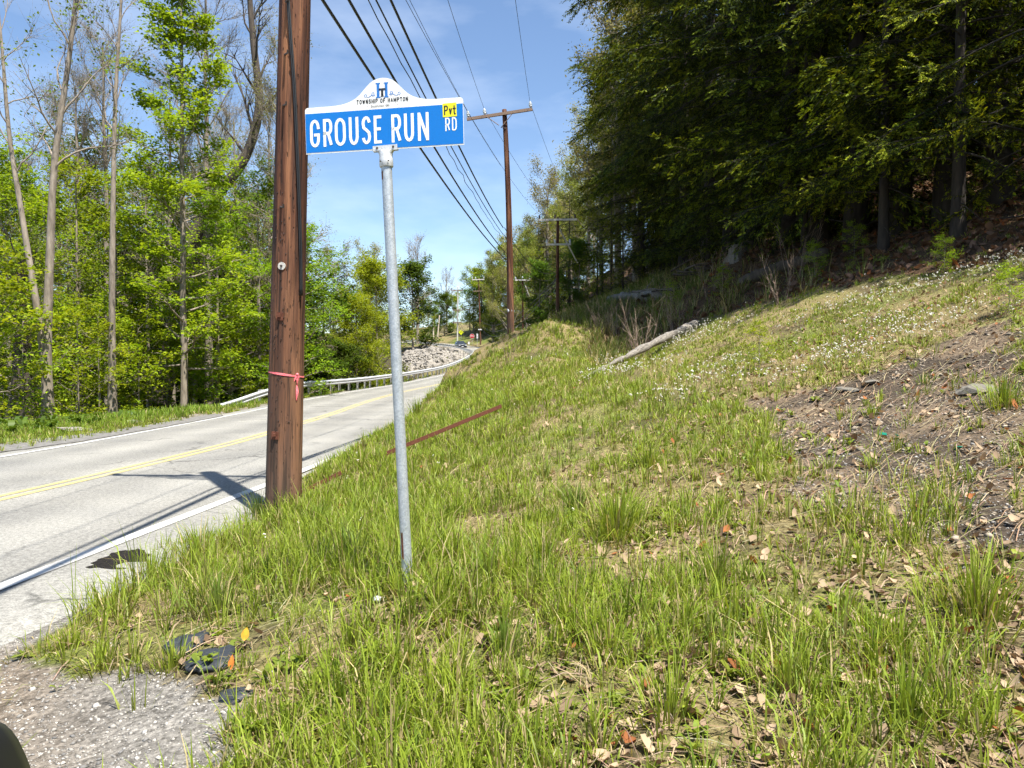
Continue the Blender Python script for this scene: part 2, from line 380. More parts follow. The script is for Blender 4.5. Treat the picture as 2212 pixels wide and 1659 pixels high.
M = {}
M['pole'] = mat_wood_pole(); M['galv'] = mat_galv(); M['asphalt'] = mat_asphalt(); M['ground'] = mat_ground()
M['white_line'] = mat_paint('worn white road paint', (0.50, 0.49, 0.46), wear=0.95)
M['yellow_line'] = mat_paint('faded yellow road paint', (0.43, 0.35, 0.14), wear=1.0)
M['rust'] = mat_plain('rusty steel', (0.09, 0.027, 0.014), 0.85, 0.0, (0.17, 0.055, 0.027), 0.5, 45)
M['weathered'] = mat_plain('weathered crossarm wood', (0.13, 0.085, 0.06), 0.85, 0, (0.28, 0.19, 0.14), 0.4, 18, (1, 8, 8))
M['grey_wood'] = mat_plain('bleached grey wood', (0.42, 0.40, 0.36), 0.85, 0, (0.62, 0.59, 0.54), 0.4, 18, (1, 8, 8))
M['porcelain'] = mat_plain('pale porcelain', (0.62, 0.66, 0.70), 0.25)
M['dark_porcelain'] = mat_plain('brown porcelain', (0.06, 0.04, 0.035), 0.25)
M['black_cable'] = mat_plain('black cable sheath', (0.012, 0.012, 0.013), 0.55)
M['wire'] = mat_plain('weathered aluminium wire', (0.055, 0.058, 0.062), 0.5, 0.3)
M['steel_dark'] = mat_plain('dark steel hardware', (0.045, 0.04, 0.038), 0.6, 0.5, (0.11, 0.075, 0.06), 0.2, 40)
M['alu'] = mat_plain('cast aluminium', (0.48, 0.49, 0.50), 0.55, 0.35, (0.68, 0.69, 0.70), 0.2, 70)
M['sign_white'] = mat_plain('white sign sheeting', (0.83, 0.83, 0.82), 0.45, 0, (0.79, 0.79, 0.785), 0, 60)
M['sign_blue'] = mat_plain('blue reflective sheeting', (0.0, 0.150, 0.52), 0.38, 0, (0.0, 0.172, 0.58), 0, 120, (1, 1, 5))
M['sign_yellow'] = mat_plain('fluorescent yellow sticker', (0.88, 0.80, 0.01), 0.5, 0, (0.83, 0.74, 0.01), 0, 50)
M['ink_black'] = mat_plain('black print', (0.012, 0.012, 0.014), 0.5)
M['ink_blue'] = mat_plain('blue print', (0.02, 0.16, 0.50), 0.5)
M['ink_grey'] = mat_plain('grey print', (0.5, 0.5, 0.5), 0.5)
M['red_sign'] = mat_plain('red sign sheeting', (0.55, 0.015, 0.03), 0.4)
M['ribbon'] = mat_plain('pink flagging tape', (0.92, 0.13, 0.16), 0.4, 0, (0.98, 0.26, 0.28), 0.1, 40)
M['rail'] = mat_plain('galvanised guardrail', (0.46, 0.47, 0.48), 0.5, 0.2, (0.62, 0.63, 0.64), 0.05, 14)
M['rail_post'] = mat_plain('guardrail post steel', (0.38, 0.38, 0.37), 0.6, 0.3, (0.52, 0.52, 0.50), 0.1, 20)
M['stone'] = mat_plain('pale riprap limestone', (0.15, 0.134, 0.114), 0.9, 0, (0.31, 0.28, 0.24), 0.6, 3.5)
M['slate'] = mat_plain('grey-brown field stone', (0.085, 0.078, 0.064), 0.9, 0, (0.20, 0.18, 0.145), 0.7, 14)
M['old_asphalt'] = mat_plain('dark broken asphalt', (0.006, 0.006, 0.006), 0.95, 0, (0.032, 0.028, 0.025), 0.5, 70, spec=0.05)
M['tar'] = mat_plain('black matting', (0.016, 0.019, 0.024), 0.6, 0, (0.035, 0.04, 0.047), 0.5, 30)
M['bark_grey'] = mat_plain('grey-tan bark', (0.135, 0.108, 0.082), 0.9, 0, (0.34, 0.285, 0.225), 0.8, 9, (1, 1, 0.22))
M['bark_dark'] = mat_plain('dark bark', (0.035, 0.027, 0.021), 0.95, 0, (0.105, 0.082, 0.062), 0.9, 9, (1, 1, 0.2))
M['bark_hemlock'] = mat_plain('dark hemlock bark', (0.018, 0.014, 0.011), 0.95, 0, (0.055, 0.042, 0.033), 0.9, 9, (1, 1, 0.2))
M['bark_twig'] = mat_plain('tan twig bark', (0.17, 0.14, 0.105), 0.9, 0, (0.31, 0.26, 0.20), 0.3, 6)
M['log'] = mat_plain('weathered log', (0.055, 0.047, 0.040), 0.95, 0, (0.30, 0.27, 0.23), 0.9, 11, (0.5, 6, 6))
M['leaf'] = mat_leaf('spring leaves', 0.45, spec=.15)
M['needle'] = mat_leaf('hemlock needles', 0.22, 0.7, 0.08, (1.3, 1.15, 0.5))
M['grass'] = mat_leaf('grass blades', 0.33, 0.5, 0.28, (1.15, 1.1, 0.55))
M['litter'] = mat_leaf('dry leaves and straw', 0.15, 0.8, 0.15, (1.2, 0.95, 0.7))
M['pebble'] = mat_attr('mixed pebbles', 0.9)
M['glass_green'] = mat_plain('green bottle glass', (0.01, 0.16, 0.10), 0.1)
M['litter_white'] = mat_plain('crumpled white plastic', (0.78, 0.80, 0.82), 0.4)

# ------------------------------------------------------------------ terrain
ROAD_C = np.array([(-9.5, -40, 0), (-8.0, -15, 0), (-7.0, 0, 0), (-6.5, 5, 0), (-6.15, 9, 0), (-5.85, 13, 0), (-5.75, 17, 0), (-5.95, 25, 0), (-6.4, 34, 0.01),
                   (-6.5, 44, 0.03), (-6.0, 52, 0.11), (-5.6, 57, 0.17), (-4.6, 67, 0.42), (-3.2, 80, 0.87), (-2.1, 92, 1.6), (-1.4, 104, 2.5), (-1.7, 115, 3.2),
                   (-4.0, 132, 4.0), (-7.4, 147, 5.0), (-12.2, 161, 5.85), (-17.5, 174, 6.7), (-30, 190, 7.6), (-50, 202, 8.3), (-90, 215, 9)])
RC = resample(catmull(ROAD_C, 12), 0.5)
RT = np.gradient(RC[:, :2], axis=0); RT /= np.linalg.norm(RT, axis=1)[:, None]
RN = np.stack([RT[:, 1], -RT[:, 0]], 1)            # to the right of travel
def inset(y): return .62 * smoothstep(8.3, 11.5, np.asarray(y, float)) * smoothstep(100, 80, np.asarray(y, float))
def road_near(x, y):
    """distance from the centre line (right positive) and road height there"""
    x = np.asarray(x, float).ravel(); y = np.asarray(y, float).ravel()
    d = np.empty(len(x)); z = np.empty(len(x)); Q = RC[::3]; NN = RN[::3]
    for a in range(0, len(x), 20000):
        dx = x[a:a + 20000, None] - Q[None, :, 0]; dy = y[a:a + 20000, None] - Q[None, :, 1]
        dd = dx * dx + dy * dy; i = dd.argmin(1); k = np.arange(len(i))
        s = dx[k, i] * NN[i, 0] + dy[k, i] * NN[i, 1]
        d[a:a + 20000] = np.sign(s) * np.sqrt(dd[k, i]); z[a:a + 20000] = Q[i, 2]
    return d, z

ctrl = []
for px, py, dep in [(880, 1263, 4.3), (1106, 1659, 2.75), (1500, 1659, 2.65), (2212, 1659, 2.5), (1100, 1350, 3.9), (1300, 1100, 6.2), (1300, 950, 9), (1200, 850, 13),
                    (1180, 696, 27), (1190, 770, 19), (1500, 1100, 5.6), (1500, 900, 9.5), (1500, 800, 14), (1500, 715, 20), (1800, 1300, 3.9), (1800, 1000, 6.2),
                    (1800, 800, 9.8), (1800, 690, 14), (1740, 642, 17), (2212, 1300, 3.6), (2212, 1000, 5.3), (2212, 800, 7.6), (2212, 650, 10), (2212, 560, 12.5),
                    (2015, 478, 20), (1585, 555, 26), (1440, 630, 32), (1300, 660, 40), (2212, 410, 20), (1260, 815, 14.5), (1235, 705, 28),
                    (660, 1050, 9.2), (850, 985, 10.5), (940, 900, 14), (960, 840, 22), (1000, 800, 32), (1050, 742, 52), (1103, 716, 35), (1060, 752, 40),
                    (700, 1180, 6.2), (760, 1300, 4.4), (500, 1230, 6.0), (700, 1120, 7.4), (870, 800, 105), (820, 815, 100), (900, 770, 130), (950, 780, 118), (1000, 775, 116)]:
    ctrl.append(at(px, py, dep))
ctrl += [np.array(p, float) for p in [
    (3.0, 18.5, 1.55), (2.9, 22, 1.65), (3.6, 26, 2.2), (4.5, 23, 2.3), (4.2, 30, 2.9), (-2.7, 4.35, 0.0), (-2.0, 3.6, 0.0), (-1.6, 4.0, 0.05), (-1.0, 3.1, 0.05), (-2.0, 2.6, 0), (-1.3, 2.6, 0.02), (-0.5, 2.5, 0.08), (-3.0, 6.5, 0.03), (-2.4, 8.0, 0.14), (-2.5, 8.9, 0.10), (-1.2, 1.0, 0), (0, 0, 0.0), (1.5, 1, 0.12), (-2, -2, 0), (0, -6, -0.1), (-3, -15, -0.1),
    (4, 0, 0.6), (8, 0, 2), (8, 6, 2.3), (15, 5, 5.5), (30, 0, 12), (5, -8, 0.6), (12, -12, 3), (20, 20, 9.5), (20, 40, 13), (35, 30, 18), (40, 60, 23), (15, 60, 11.5), (10, 45, 7.5), (9, 80, 11),
    (25, 90, 21), (40, 110, 29), (60, 60, 32), (7, 110, 10), (15, 150, 18), (45, 170, 32), (3.5, 130, 8), (0, 150, 9), (5, 200, 16), (-10, 190, 9), (20, 230, 24), (70, 240, 38), (90, 120, 42), (90, 20, 36), (60, -20, 22),
    (-11.6, 17, 0), (-12.5, 24, -0.05), (-15, 22, -0.1), (-12.5, 32, -0.3), (-14, 40, -1.2), (-14, 50, -2.2), (-15, 60, -3), (-16, 75, -3.2), (-15, 88, -2.4), (-25, 30, -1.6), (-25, 60, -4.5), (-28, 90, -4.5), (-24, 115, -2), (-30, 140, 1.5), (-40, 160, 4),
    (-45, 25, -3), (-60, 60, -5), (-80, 20, -4), (-60, 110, -3), (-90, 160, 4), (-60, 210, 8.5), (-30, 230, 9), (-15, 0, 0.1), (-30, 0, -0.6), (-20, -25, 0), (-60, -25, -2), (-100, 240, 12),
    (-250, -60, 0), (250, -60, 45), (-250, 150, 8), (250, 150, 60), (-250, 400, 18), (0, 400, 20), (250, 400, 60), (0, 900, 25), (600, 900, 60), (-600, 900, 25), (-600, -60, 0), (600, -60, 60), (-600, 400, 20), (600, 400, 70)]]
for i in range(20, len(RC), 14):
    for s in (-4.2, 4.2):
        ctrl.append(np.array([RC[i, 0] + RN[i, 0] * s, RC[i, 1] + RN[i, 1] * s, RC[i, 2]]))
for yb, zb in ((9.5, .10), (12, .26), (16, .36), (20, .48), (25, .58), (30, .70), (38, .95), (45, 1.2), (55, 1.7), (65, 2.2), (80, 2.9)):
    i = int(np.argmin(np.abs(RC[:, 1] - yb))); ctrl.insert(0, np.array([RC[i, 0] + RN[i, 0] * 3.7, RC[i, 1] + RN[i, 1] * 3.7, zb + RC[i, 2] * .5]))
K = np.array(ctrl)
# left shoulder stays level with the road; drop the right-hand verge points where the bank begins
keep = np.ones(len(K), bool)
nroad = 2 * len(range(20, len(RC), 14)); idx = np.arange(len(K))
right = (idx >= len(K) - nroad) & ((idx - (len(K) - nroad)) % 2 == 1)
keep &= ~(right & (K[:, 1] > 2) & (K[:, 1] < 100))
K = K[keep]
SC = 10.0
_A = np.linalg.norm(K[:, None, :2] - K[None, :, :2], axis=2) / SC
_n = len(K); _S = np.zeros((_n + 3, _n + 3)); _S[:_n, :_n] = -_A - 1e-3 * np.eye(_n)
_S[:_n, _n] = 1; _S[:_n, _n + 1:] = K[:, :2] / SC; _S[_n:, :_n] = _S[:_n, _n:].T
_w = np.linalg.solve(_S, np.concatenate([K[:, 2], [0, 0, 0]]))
def height(x, y, micro=True):
    shp = np.shape(x); x = np.asarray(x, float).ravel(); y = np.asarray(y, float).ravel(); z = np.empty(len(x))
    for a in range(0, len(x), 20000):
        xx, yy = x[a:a + 20000], y[a:a + 20000]
        r = np.sqrt((xx[:, None] - K[None, :, 0]) ** 2 + (yy[:, None] - K[None, :, 1]) ** 2) / SC
        z[a:a + 20000] = -r @ _w[:_n] + _w[_n] + _w[_n + 1] * xx / SC + _w[_n + 2] * yy / SC
    d, zr = road_near(x, y)
    off = np.abs(d)
    if micro:
        rough = smoothstep(3.4, 5.5, off) * smoothstep(-3.2, -1.2, x + 0 * y) if False else smoothstep(3.6, 5.5, off)
        z = z + rough * ((fbm(x, y, 0.9, 2, 1) - 0.5) * 0.10 + (fbm(x, y, 4.0, 2, 5) - 0.5) * 0.22 * smoothstep(5, 9, np.hypot(x, y)))
    w = np.where(d < 0, smoothstep(3.7, 4.6, off), smoothstep(3.45, 4.2, off + inset(y)))
    z = (zr - 0.05) * (1 - w) + z * w
    return z.reshape(shp)
def gz(x, y): return float(height(np.array([x]), np.array([y]))[0])
_ds = np.concatenate([np.arange(1.5, 8, 0.02), np.arange(8, 40, 0.08), np.arange(40, 220, 0.4)])
def ground_at(px, py):
    """where the line of sight through a picture point meets the ground"""
    d = ray(px, py); P = d[None, :] * _ds[:, None]; P[:, 2] += CAM_H
    h = height(P[:, 0], P[:, 1]); k = np.nonzero(P[:, 2] <= h)[0]
    i = k[0] if len(k) else len(_ds) - 1
    return np.array([P[i, 0], P[i, 1], h[i]])
def gpoly(pts): return [tuple(ground_at(*p)[:2]) for p in pts]

# zones of the ground, as outlines on the terrain
Z_GRAVEL = [tuple(at_z(*p)[:2]) for p in [(575, 1092), (395, 1130), (310, 1190), (230, 1272), (150, 1340), (78, 1400), (130, 1462), (300, 1455), (410, 1478), (470, 1520), (520, 1590), (550, 1659)]]
Z_GRAVEL += [(-1.1, 1.6), (-0.5, 0), (-1, -6), (-8, -6), (-8, 9.2)]
Z_BARE = gpoly([(1620, 865), (1760, 840), (1900, 800), (2030, 740), (2212, 690), (2212, 1200), (2090, 1210), (1950, 1150), (1790, 1110), (1690, 1060), (1700, 960)])
Z_BARE = [(p[0] * 1.0, p[1]) for p in Z_BARE]
Z_FLOWER = gpoly([(1270, 800), (1400, 740), (1520, 690), (1720, 645), (2212, 560), (2212, 680), (2000, 745), (1850, 800), (1700, 800), (1560, 770), (1420, 800), (1330, 830)])
Z_FLOWER2 = gpoly([(1050, 760), (1110, 712), (1180, 695), (1270, 715), (1290, 770), (1230, 790), (1130, 800)])
Z_FLOWER3 = gpoly([(1240, 830), (1420, 790), (1600, 770), (1850, 790), (1700, 850), (1500, 890), (1300, 900)])
Z_WOOD = gpoly([(2212, 556), (1960, 596), (1740, 636), (1600, 668), (1510, 690), (1440, 725), (1370, 765), (1300, 800), (1268, 780), (1272, 712)]) + [(2.0, 42), (4.5, 80), (6, 120), (30, 260), (300, 300), (300, -20), (14, 3)]

def zone(x, y):
    """weights 0..1 of gravel, bare earth, woodland litter"""
    jx = x + (fbm(x, y, 0.6, 2, 11) - 0.5) * 0.5; jy = y + (fbm(x, y, 0.6, 2, 13) - 0.5) * 0.5
    return in_poly(jx, jy, Z_GRAVEL).astype(float), in_poly(jx, jy, Z_BARE).astype(float), in_poly(jx, jy, Z_WOOD).astype(float)

def axis(vals): return np.unique(np.round(np.concatenate(vals), 4))
gx = axis([-np.geomspace(6, 700, 70)[::-1], np.arange(-6, 9.01, 0.085), np.geomspace(9, 700, 70)])
gy = axis([np.arange(-60, 1, 3.0), np.arange(1, 14, 0.085), 14 + np.cumsum(0.085 * 1.035 ** np.arange(1, 176))])
gy = gy[gy < 1100]
GX, GY = np.meshgrid(gx, gy)
GZ = height(GX, GY)
wg, wb, ww = [w.reshape(GX.shape) for w in zone(GX.ravel(), GY.ravel())]
n1 = fbm(GX, GY, 0.5, 3, 21); n2 = fbm(GX, GY, 2.5, 3, 25); n3 = fbm(GX, GY, 0.22, 2, 29)
col = np.zeros(GX.shape + (3,))
thatch = np.array([0.20, 0.165, 0.082]); green = np.array([0.12, 0.145, 0.034]); soil = np.array([0.075, 0.055, 0.037])
col[:] = thatch; t = smoothstep(0.42, 0.62, n2)[..., None]; col = col * (1 - t) + green * t
t = smoothstep(0.55, 0.75, n1)[..., None] * 0.7; col = col * (1 - t) + soil * t
bare = np.array([0.150, 0.116, 0.083]); dark = np.array([0.070, 0.056, 0.043])
t = smoothstep(0.4, 0.65, n1)[..., None]; bcol = bare * (1 - t) + dark * t
col = col * (1 - wb[..., None]) + bcol * wb[..., None]
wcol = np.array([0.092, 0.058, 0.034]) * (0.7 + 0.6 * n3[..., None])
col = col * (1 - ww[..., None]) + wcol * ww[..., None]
gcol = np.array([0.195, 0.188, 0.177]) * (0.75 + 0.5 * n3[..., None]); brown = np.array([0.20, 0.135, 0.075])
near_edge = smoothstep(0.5, 0.7, n2)[..., None] * 0.4; gcol = gcol * (1 - near_edge) + brown * near_edge
col = col * (1 - wg[..., None]) + gcol * wg[..., None]
dr, _ = road_near(GX, GY); dr = dr.reshape(GX.shape)
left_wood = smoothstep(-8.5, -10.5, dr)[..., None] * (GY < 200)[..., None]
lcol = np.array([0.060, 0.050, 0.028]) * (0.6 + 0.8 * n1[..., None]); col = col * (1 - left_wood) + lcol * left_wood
sh = ((dr < -3.4) & (dr > -4.6))[..., None] * 1.0; col = col * (1 - sh) + np.array([0.20, 0.185, 0.165]) * sh
ny, nx = GX.shape
i = (np.arange(ny - 1)[:, None] * nx + np.arange(nx - 1)[None, :]).ravel()
gF = np.stack([i, i + 1, i + nx + 1, i + nx], 1)
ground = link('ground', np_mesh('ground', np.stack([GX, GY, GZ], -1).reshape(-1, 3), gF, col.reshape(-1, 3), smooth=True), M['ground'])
tag(ground, 'grassy roadside bank with bare earth and leaf litter, rising into woods', 'ground', kind='structure')

# ------------------------------------------------------------------ road and its paint
def strip(name, offs, zs, mat, i0=0, i1=None, parent=None, step=1, wob=0.0):
    Q = RC[i0:i1:step]; Nn = RN[i0:i1:step]; s = arclen(RC)[i0:i1:step]; k = len(offs); V = []; UV = []
    for a, (o, z) in enumerate(zip(offs, zs)):
        oo = o + wob * (vnoise(s, s * 0, 1.3, 40 + a) - 0.5) * 2 - (inset(Q[:, 1]) if o > 3.2 else 0)
        V.append(np.stack([Q[:, 0] + Nn[:, 0] * oo, Q[:, 1] + Nn[:, 1] * oo, Q[:, 2] + z], 1)); UV.append(np.stack([np.full(len(s), o), s], 1))
    n = len(Q); V = np.concatenate(V); UV = np.concatenate(UV)
    F = []
    for a in range(k - 1):
        j = np.arange(n - 1); F.append(np.stack([a * n + j, (a + 1) * n + j, (a + 1) * n + j + 1, a * n + j + 1], 1))
    F = np.concatenate(F)
    me = np_mesh(name, V, F)
    uvl = me.uv_layers.new(name='UVMap'); uvl.data.foreach_set('uv', UV[F.ravel()].astype(np.float32).ravel())
    return link(name, me, mat, parent)
road = strip('road', [-3.75, -3.65, -1.6, 0, 1.6, 3.35, 3.6], [-0.06, -0.01, 0.0, 0.012, 0.0, -0.012, -0.06], M['asphalt'], wob=0.05)
tag(road, 'pale worn two-lane asphalt road curving uphill past the woods', 'road', kind='structure')
strip('edge_line', [-3.22, -3.09], [0.0015, 0.0018], M['white_line'], parent=road)
strip('edge_line', [2.66, 2.80], [0.0, -0.001], M['white_line'], parent=road)
strip('centre_line', [-0.155, -0.05], [0.0158, 0.0165], M['yellow_line'], parent=road)
strip('centre_line', [0.05, 0.155], [0.0165, 0.0158], M['yellow_line'], parent=road)
# strip of dark old asphalt beyond the far edge line, and the tarred patch at the near edge
def patch(name, pts, mat, dz, label=None, cat=None, th=0.012, parent=None, kind=None):
    P = np.array(pts); n = len(P); z = P[:, 2] + dz
    V = np.concatenate([np.column_stack([P[:, :2], z - th]), np.column_stack([P[:, :2], z])]).tolist()
    F = [list(range(2 * n - 1, n - 1, -1))] + [[i, i + n, (i + 1) % n + n, (i + 1) % n][::-1] for i in range(n)]
    mb = MB(); mb.add(V, F); o = mb.build(name, mat, parent)
    if label: tag(o, label, cat, kind=kind)
    return o
def ragged(pts, amp, sub=5, seed=1):
    r = np.random.default_rng(seed); out = []; n = len(pts)
    for i in range(n):
        a, b = np.array(pts[i]), np.array(pts[(i + 1) % n])
        for t in np.linspace(0, 1, sub, endpoint=False): out.append(a + (b - a) * t + np.append(r.normal(0, amp, 2), 0))
    return out
pp = ragged([at_z(*p, 0.0) for p in [(188, 1223), (225, 1203), (262, 1188), (300, 1183), (322, 1196), (318, 1224), (250, 1228)]], 0.018, 5, 4)
_dd = road_near([p[0] for p in pp], [p[1] for p in pp])[0]
pp = [np.array([p[0], p[1], np.interp(d, [1.6, 3.35, 3.6], [0, -.012, -.06])]) for p, d in zip(pp, _dd)]
patch('asphalt_patch', pp, M['old_asphalt'], 0.005, 'dark tarred patch on the road edge beside the tall grass', 'road patch', kind='structure')
pp = [at_z(*p, 0.0) for p in [(0, 957), (180, 938), (330, 917), (470, 893), (480, 899), (340, 925), (180, 953), (0, 977)]]
patch('old_shoulder', ragged(pp, 0.03, 8, 5), mat_plain('cracked grey shoulder', (0.085, 0.08, 0.075), 0.9, 0, (0.21, 0.20, 0.185), 0.5, 9), 0.008, 'cracked darker shoulder along the far edge of the road', 'road shoulder', kind='structure')

# ------------------------------------------------------------------ lettering
def arc(cx, cy, rx, ry, a0, a1, n=9):
    t = np.radians(np.linspace(a0, a1, n)); return [(cx + rx * math.cos(a), cy + ry * math.sin(a)) for a in t]
_o = arc(.5, .72, .5, .28, 0, 180) + arc(.5, .28, .5, .28, 180, 360) + [(1, .72)]
GLYPH = {
 'G': [arc(.5, .73, .5, .27, 0, 180) + arc(.5, .27, .5, .27, 180, 360) + [(1, .44), (.56, .44)]],
 'R': [[(0, 0), (0, 1), (.55, 1)] + arc(.62, .74, .38, .26, 90, -90) + [(0, .48)], [(.55, .48), (1, 0)]],
 'O': [_o], 'U': [[(0, 1), (0, .28)] + arc(.5, .28, .5, .28, 180, 360) + [(1, 1)]],
 'S': [arc(.5, .76, .5, .24, 10, 180) + [(.1, .60), (.5, .51), (.9, .40)] + arc(.5, .24, .5, .24, 0, -170)],
 'E': [[(1, 1), (0, 1), (0, 0), (1, 0)], [(0, .52), (.85, .52)]], 'N': [[(0, 0), (0, 1)], [(.02, 1), (.98, 0)], [(1, 0), (1, 1)]],
 'D': [[(0, 0), (0, 1), (.5, 1)] + arc(.5, .7, .5, .3, 90, 0) + arc(.5, .3, .5, .3, 0, -90) + [(0, 0)]],
 'P': [[(0, 0), (0, 1), (.55, 1)] + arc(.62, .74, .38, .26, 90, -90) + [(0, .48)]],
 'v': [[(0, .70), (.5, 0)], [(.5, 0), (1, .70)]], 't': [[(.45, .95), (.45, .15), (.6, .02), (.95, .02)], [(0, .66), (1, .66)]],
 'T': [[(.5, 0), (.5, 1)], [(0, 1), (1, 1)]], 'W': [[(0, 1), (.25, 0)], [(.25, 0), (.5, .9)], [(.5, .9), (.75, 0)], [(.75, 0), (1, 1)]], 'H': [[(0, 0), (0, 1)], [(1, 0), (1, 1)], [(0, .5), (1, .5)]],
 'I': [[(.5, 0), (.5, 1)]], 'F': [[(1, 1), (0, 1), (0, 0)], [(0, .52), (.85, .52)]], 'A': [[(0, 0), (.5, 1)], [(.5, 1), (1, 0)], [(.2, .33), (.8, .33)]],
 'M': [[(0, 0), (0, 1)], [(0, 1), (.5, .2)], [(.5, .2), (1, 1)], [(1, 1), (1, 0)]]}
def ribbon(mb, pts, w, y):
    """flat stroke in the x-z plane facing -y"""
    P = np.array(pts, float); n = len(P); d = np.diff(P, axis=0); d /= np.linalg.norm(d, axis=1)[:, None] + 1e-12
    nrm = np.stack([-d[:, 1], d[:, 0]], 1); L_, R_ = [], []
    for i in range(n):
        if i == 0: m = nrm[0]; s = 1
        elif i == n - 1: m = nrm[-1]; s = 1
        else:
            m = nrm[i - 1] + nrm[i]; q = np.linalg.norm(m)
            if q < 0.35:
                m = nrm[i]; s = 1
            else:
                m = m / q; s = min(1 / max(m @ nrm[i], 0.3), 2.2)
        L_.append(P[i] + m * w / 2 * s); R_.append(P[i] - m * w / 2 * s)
    V = [(p[0], y, p[1]) for p in L_] + [(p[0], y, p[1]) for p in R_]
    mb.add(V, [[i, n + i, n + i + 1, i + 1] for i in range(n - 1)])
def letter(mb, ch, x0, x1, z0, z1, s, y):
    for k, st in enumerate(GLYPH[ch]):
        q = [np.array((x0 + s / 2 + p[0] * (x1 - x0 - s), z0 + s / 2 + p[1] * (z1 - z0 - s))) for p in st]
        q = [q[0]] + [b for a_, b in zip(q[:-1], q[1:]) if np.linalg.norm(b - a_) > s * 0.02]
        if np.linalg.norm(q[0] - q[-1]) > s * .1:
            for e, f in ((0, 1), (-1, -2)):                # straight strokes run out to the full letter height
                d = q[e] - q[f]; d = d / np.linalg.norm(d)
                if min(abs(d)) < 0.12: q[e] = q[e] + d * s / 2
        else:
            q[-1] = q[0] + (q[1] - q[0]) * .02
        ribbon(mb, q, s, y - 0.0003 * k)
def words(mb, text, x0, x1, z0, z1, s, y, ratio=0.62, space=0.5, gap=0.28):
    wd = [space if c == ' ' else (0.22 if c == 'I' else (1.25 if c in 'MW' else 1.0)) for c in text]
    unit = (x1 - x0) / (sum(wd) + gap * (len(text) - 1)); x = x0
    for c, w in zip(text, wd):
        if c != ' ': letter(mb, c, x, x + w * unit, z0, z1, s, y)
        x += (w + gap) * unit
def font_mesh(text, size, shear=0.0, sx=1.0):
    cu = bpy.data.curves.new('print', 'FONT'); cu.body = text; cu.size = size; cu.shear = shear
    o = bpy.data.objects.new('print', cu); C.objects.link(o)
    me = bpy.data.meshes.new_from_object(o); V = np.empty(len(me.vertices) * 3, np.float32); me.vertices.foreach_get('co', V); V = V.reshape(-1, 3)
    F = [list(p.vertices) for p in me.polygons]
    bpy.data.objects.remove(o); bpy.data.curves.remove(cu)
    V = V.astype(float); V[:, 0] *= sx
    return V, F

# ------------------------------------------------------------------ street sign
base = ground_at(881, 1264)
SIGN_H = 2.452
sign = empty('street_sign', (base[0], base[1], base[2]), (0, math.radians(-2.72), 0), 'blue and white street name sign on a leaning galvanised post in the grass', 'street sign')
o = MB().tube([(0, 0, -0.35), (0, 0, 1.0), (0, 0, SIGN_H - 0.03)], 0.0302, 24).build('post', M['galv'], sign); smooth_by_angle(o)
for zz, a0 in ((SIGN_H - 0.125, 3.6), (0.3, 3.9)):      # rust run and base stain as thin scale on the tube
    mb = MB(); V = []; n = 5
    for i in range(n):
        for j in range(6):
            a = a0 + i * 0.12; V.append((0.0306 * math.cos(a), 0.0306 * math.sin(a), zz - j * (0.009 if zz > 1 else 0.03) + 0.004 * math.sin(i * 2.1)))
    mb.add(V, [[i * 6 + j, i * 6 + j + 1, (i + 1) * 6 + j + 1, (i + 1) * 6 + j] for i in range(n - 1) for j in range(5)])
    mb.build('rust_scale', M['rust'], sign)
YAW = Matrix.Rotation(math.radians(-8.0), 4, 'Z')
W = 0.914; U0 = 0.466                                   # blade width and where the post meets it
br = empty('bracket', parent_ := (0, 0, 0)); br.parent = sign; br.rotation_euler = (0, 0.0, math.radians(-8.0))
prof = [(-0.034, 0.060), (-0.036, 0.05), (-0.0385, 0.036), (-0.0385, -0.03)]
mb = MB(); rings = []
for z, r in ((-0.098, 0.0365), (-0.094, 0.0385), (-0.05, 0.0385), (-0.044, 0.036), (-0.022, 0.038), (-0.006, 0.046)):
    rings.append([(r * math.cos(t) * (1.0 if z < -0.01 else 1.12), r * math.sin(t) * (1.0 if z < -0.02 else 0.62), SIGN_H + z) for t in np.linspace(0, 2 * np.pi, 20, endpoint=False)])
mb.ring_loft(rings); cap = mb.build('cap', M['alu'], br); smooth_by_angle(cap)
for sx in (-0.022, 0.024):
    MB().tube([(sx, -0.036, SIGN_H - 0.072), (sx, -0.0405, SIGN_H - 0.072)], 0.0042, 8).build('set_screw', M['steel_dark'], br)
for sy in (-1, 1):
    mb = MB(); mb.prism([(-0.07, -0.008), (0.07, -0.008), (0.07, 0.022), (-0.07, 0.022)], sy * 0.0045, sy * 0.013)
    mb.build('clamp_plate', M['alu'], br)
for sx in (-0.045, 0.048):
    MB().tube([(sx, -0.0125, SIGN_H + 0.009), (sx, -0.0165, SIGN_H + 0.009)], 0.0062, 10).build('bolt', M['steel_dark'], br)
for ob in br.children:
    if ob.name.startswith('clamp_plate'): ob.location = (0, 0, SIGN_H)
pan = empty('sign_panel'); pan.parent = sign; pan.location = (0, 0, SIGN_H); pan.rotation_euler = (0, 0.027, math.radians(-8.0))
half = [(0.0, 0.26), (0.14, 0.2605), (0.20, 0.2635), (0.245, 0.2715), (0.287, 0.287), (0.318, 0.308), (0.343, 0.332), (0.368, 0.358), (0.393, 0.379), (0.424, 0.393), (0.457, 0.398)]
top = [(u, v) for u, v in catmull(np.column_stack([np.array(half), np.zeros(len(half))]), 4)[:, :2]]
rc = 0.018
corner_l = [(rc - rc * math.cos(t), 0.26 - rc + rc * math.sin(t)) for t in np.linspace(0, math.pi / 2, 6)]
topl = [p for p in top if p[0] > rc]
outline = [(0, 0)] + corner_l + topl; mir = [(W - u, v) for u, v in outline[::-1] if abs(u - 0.457) > 1e-6]
outline = outline + mir
def sgn(x): return x - U0
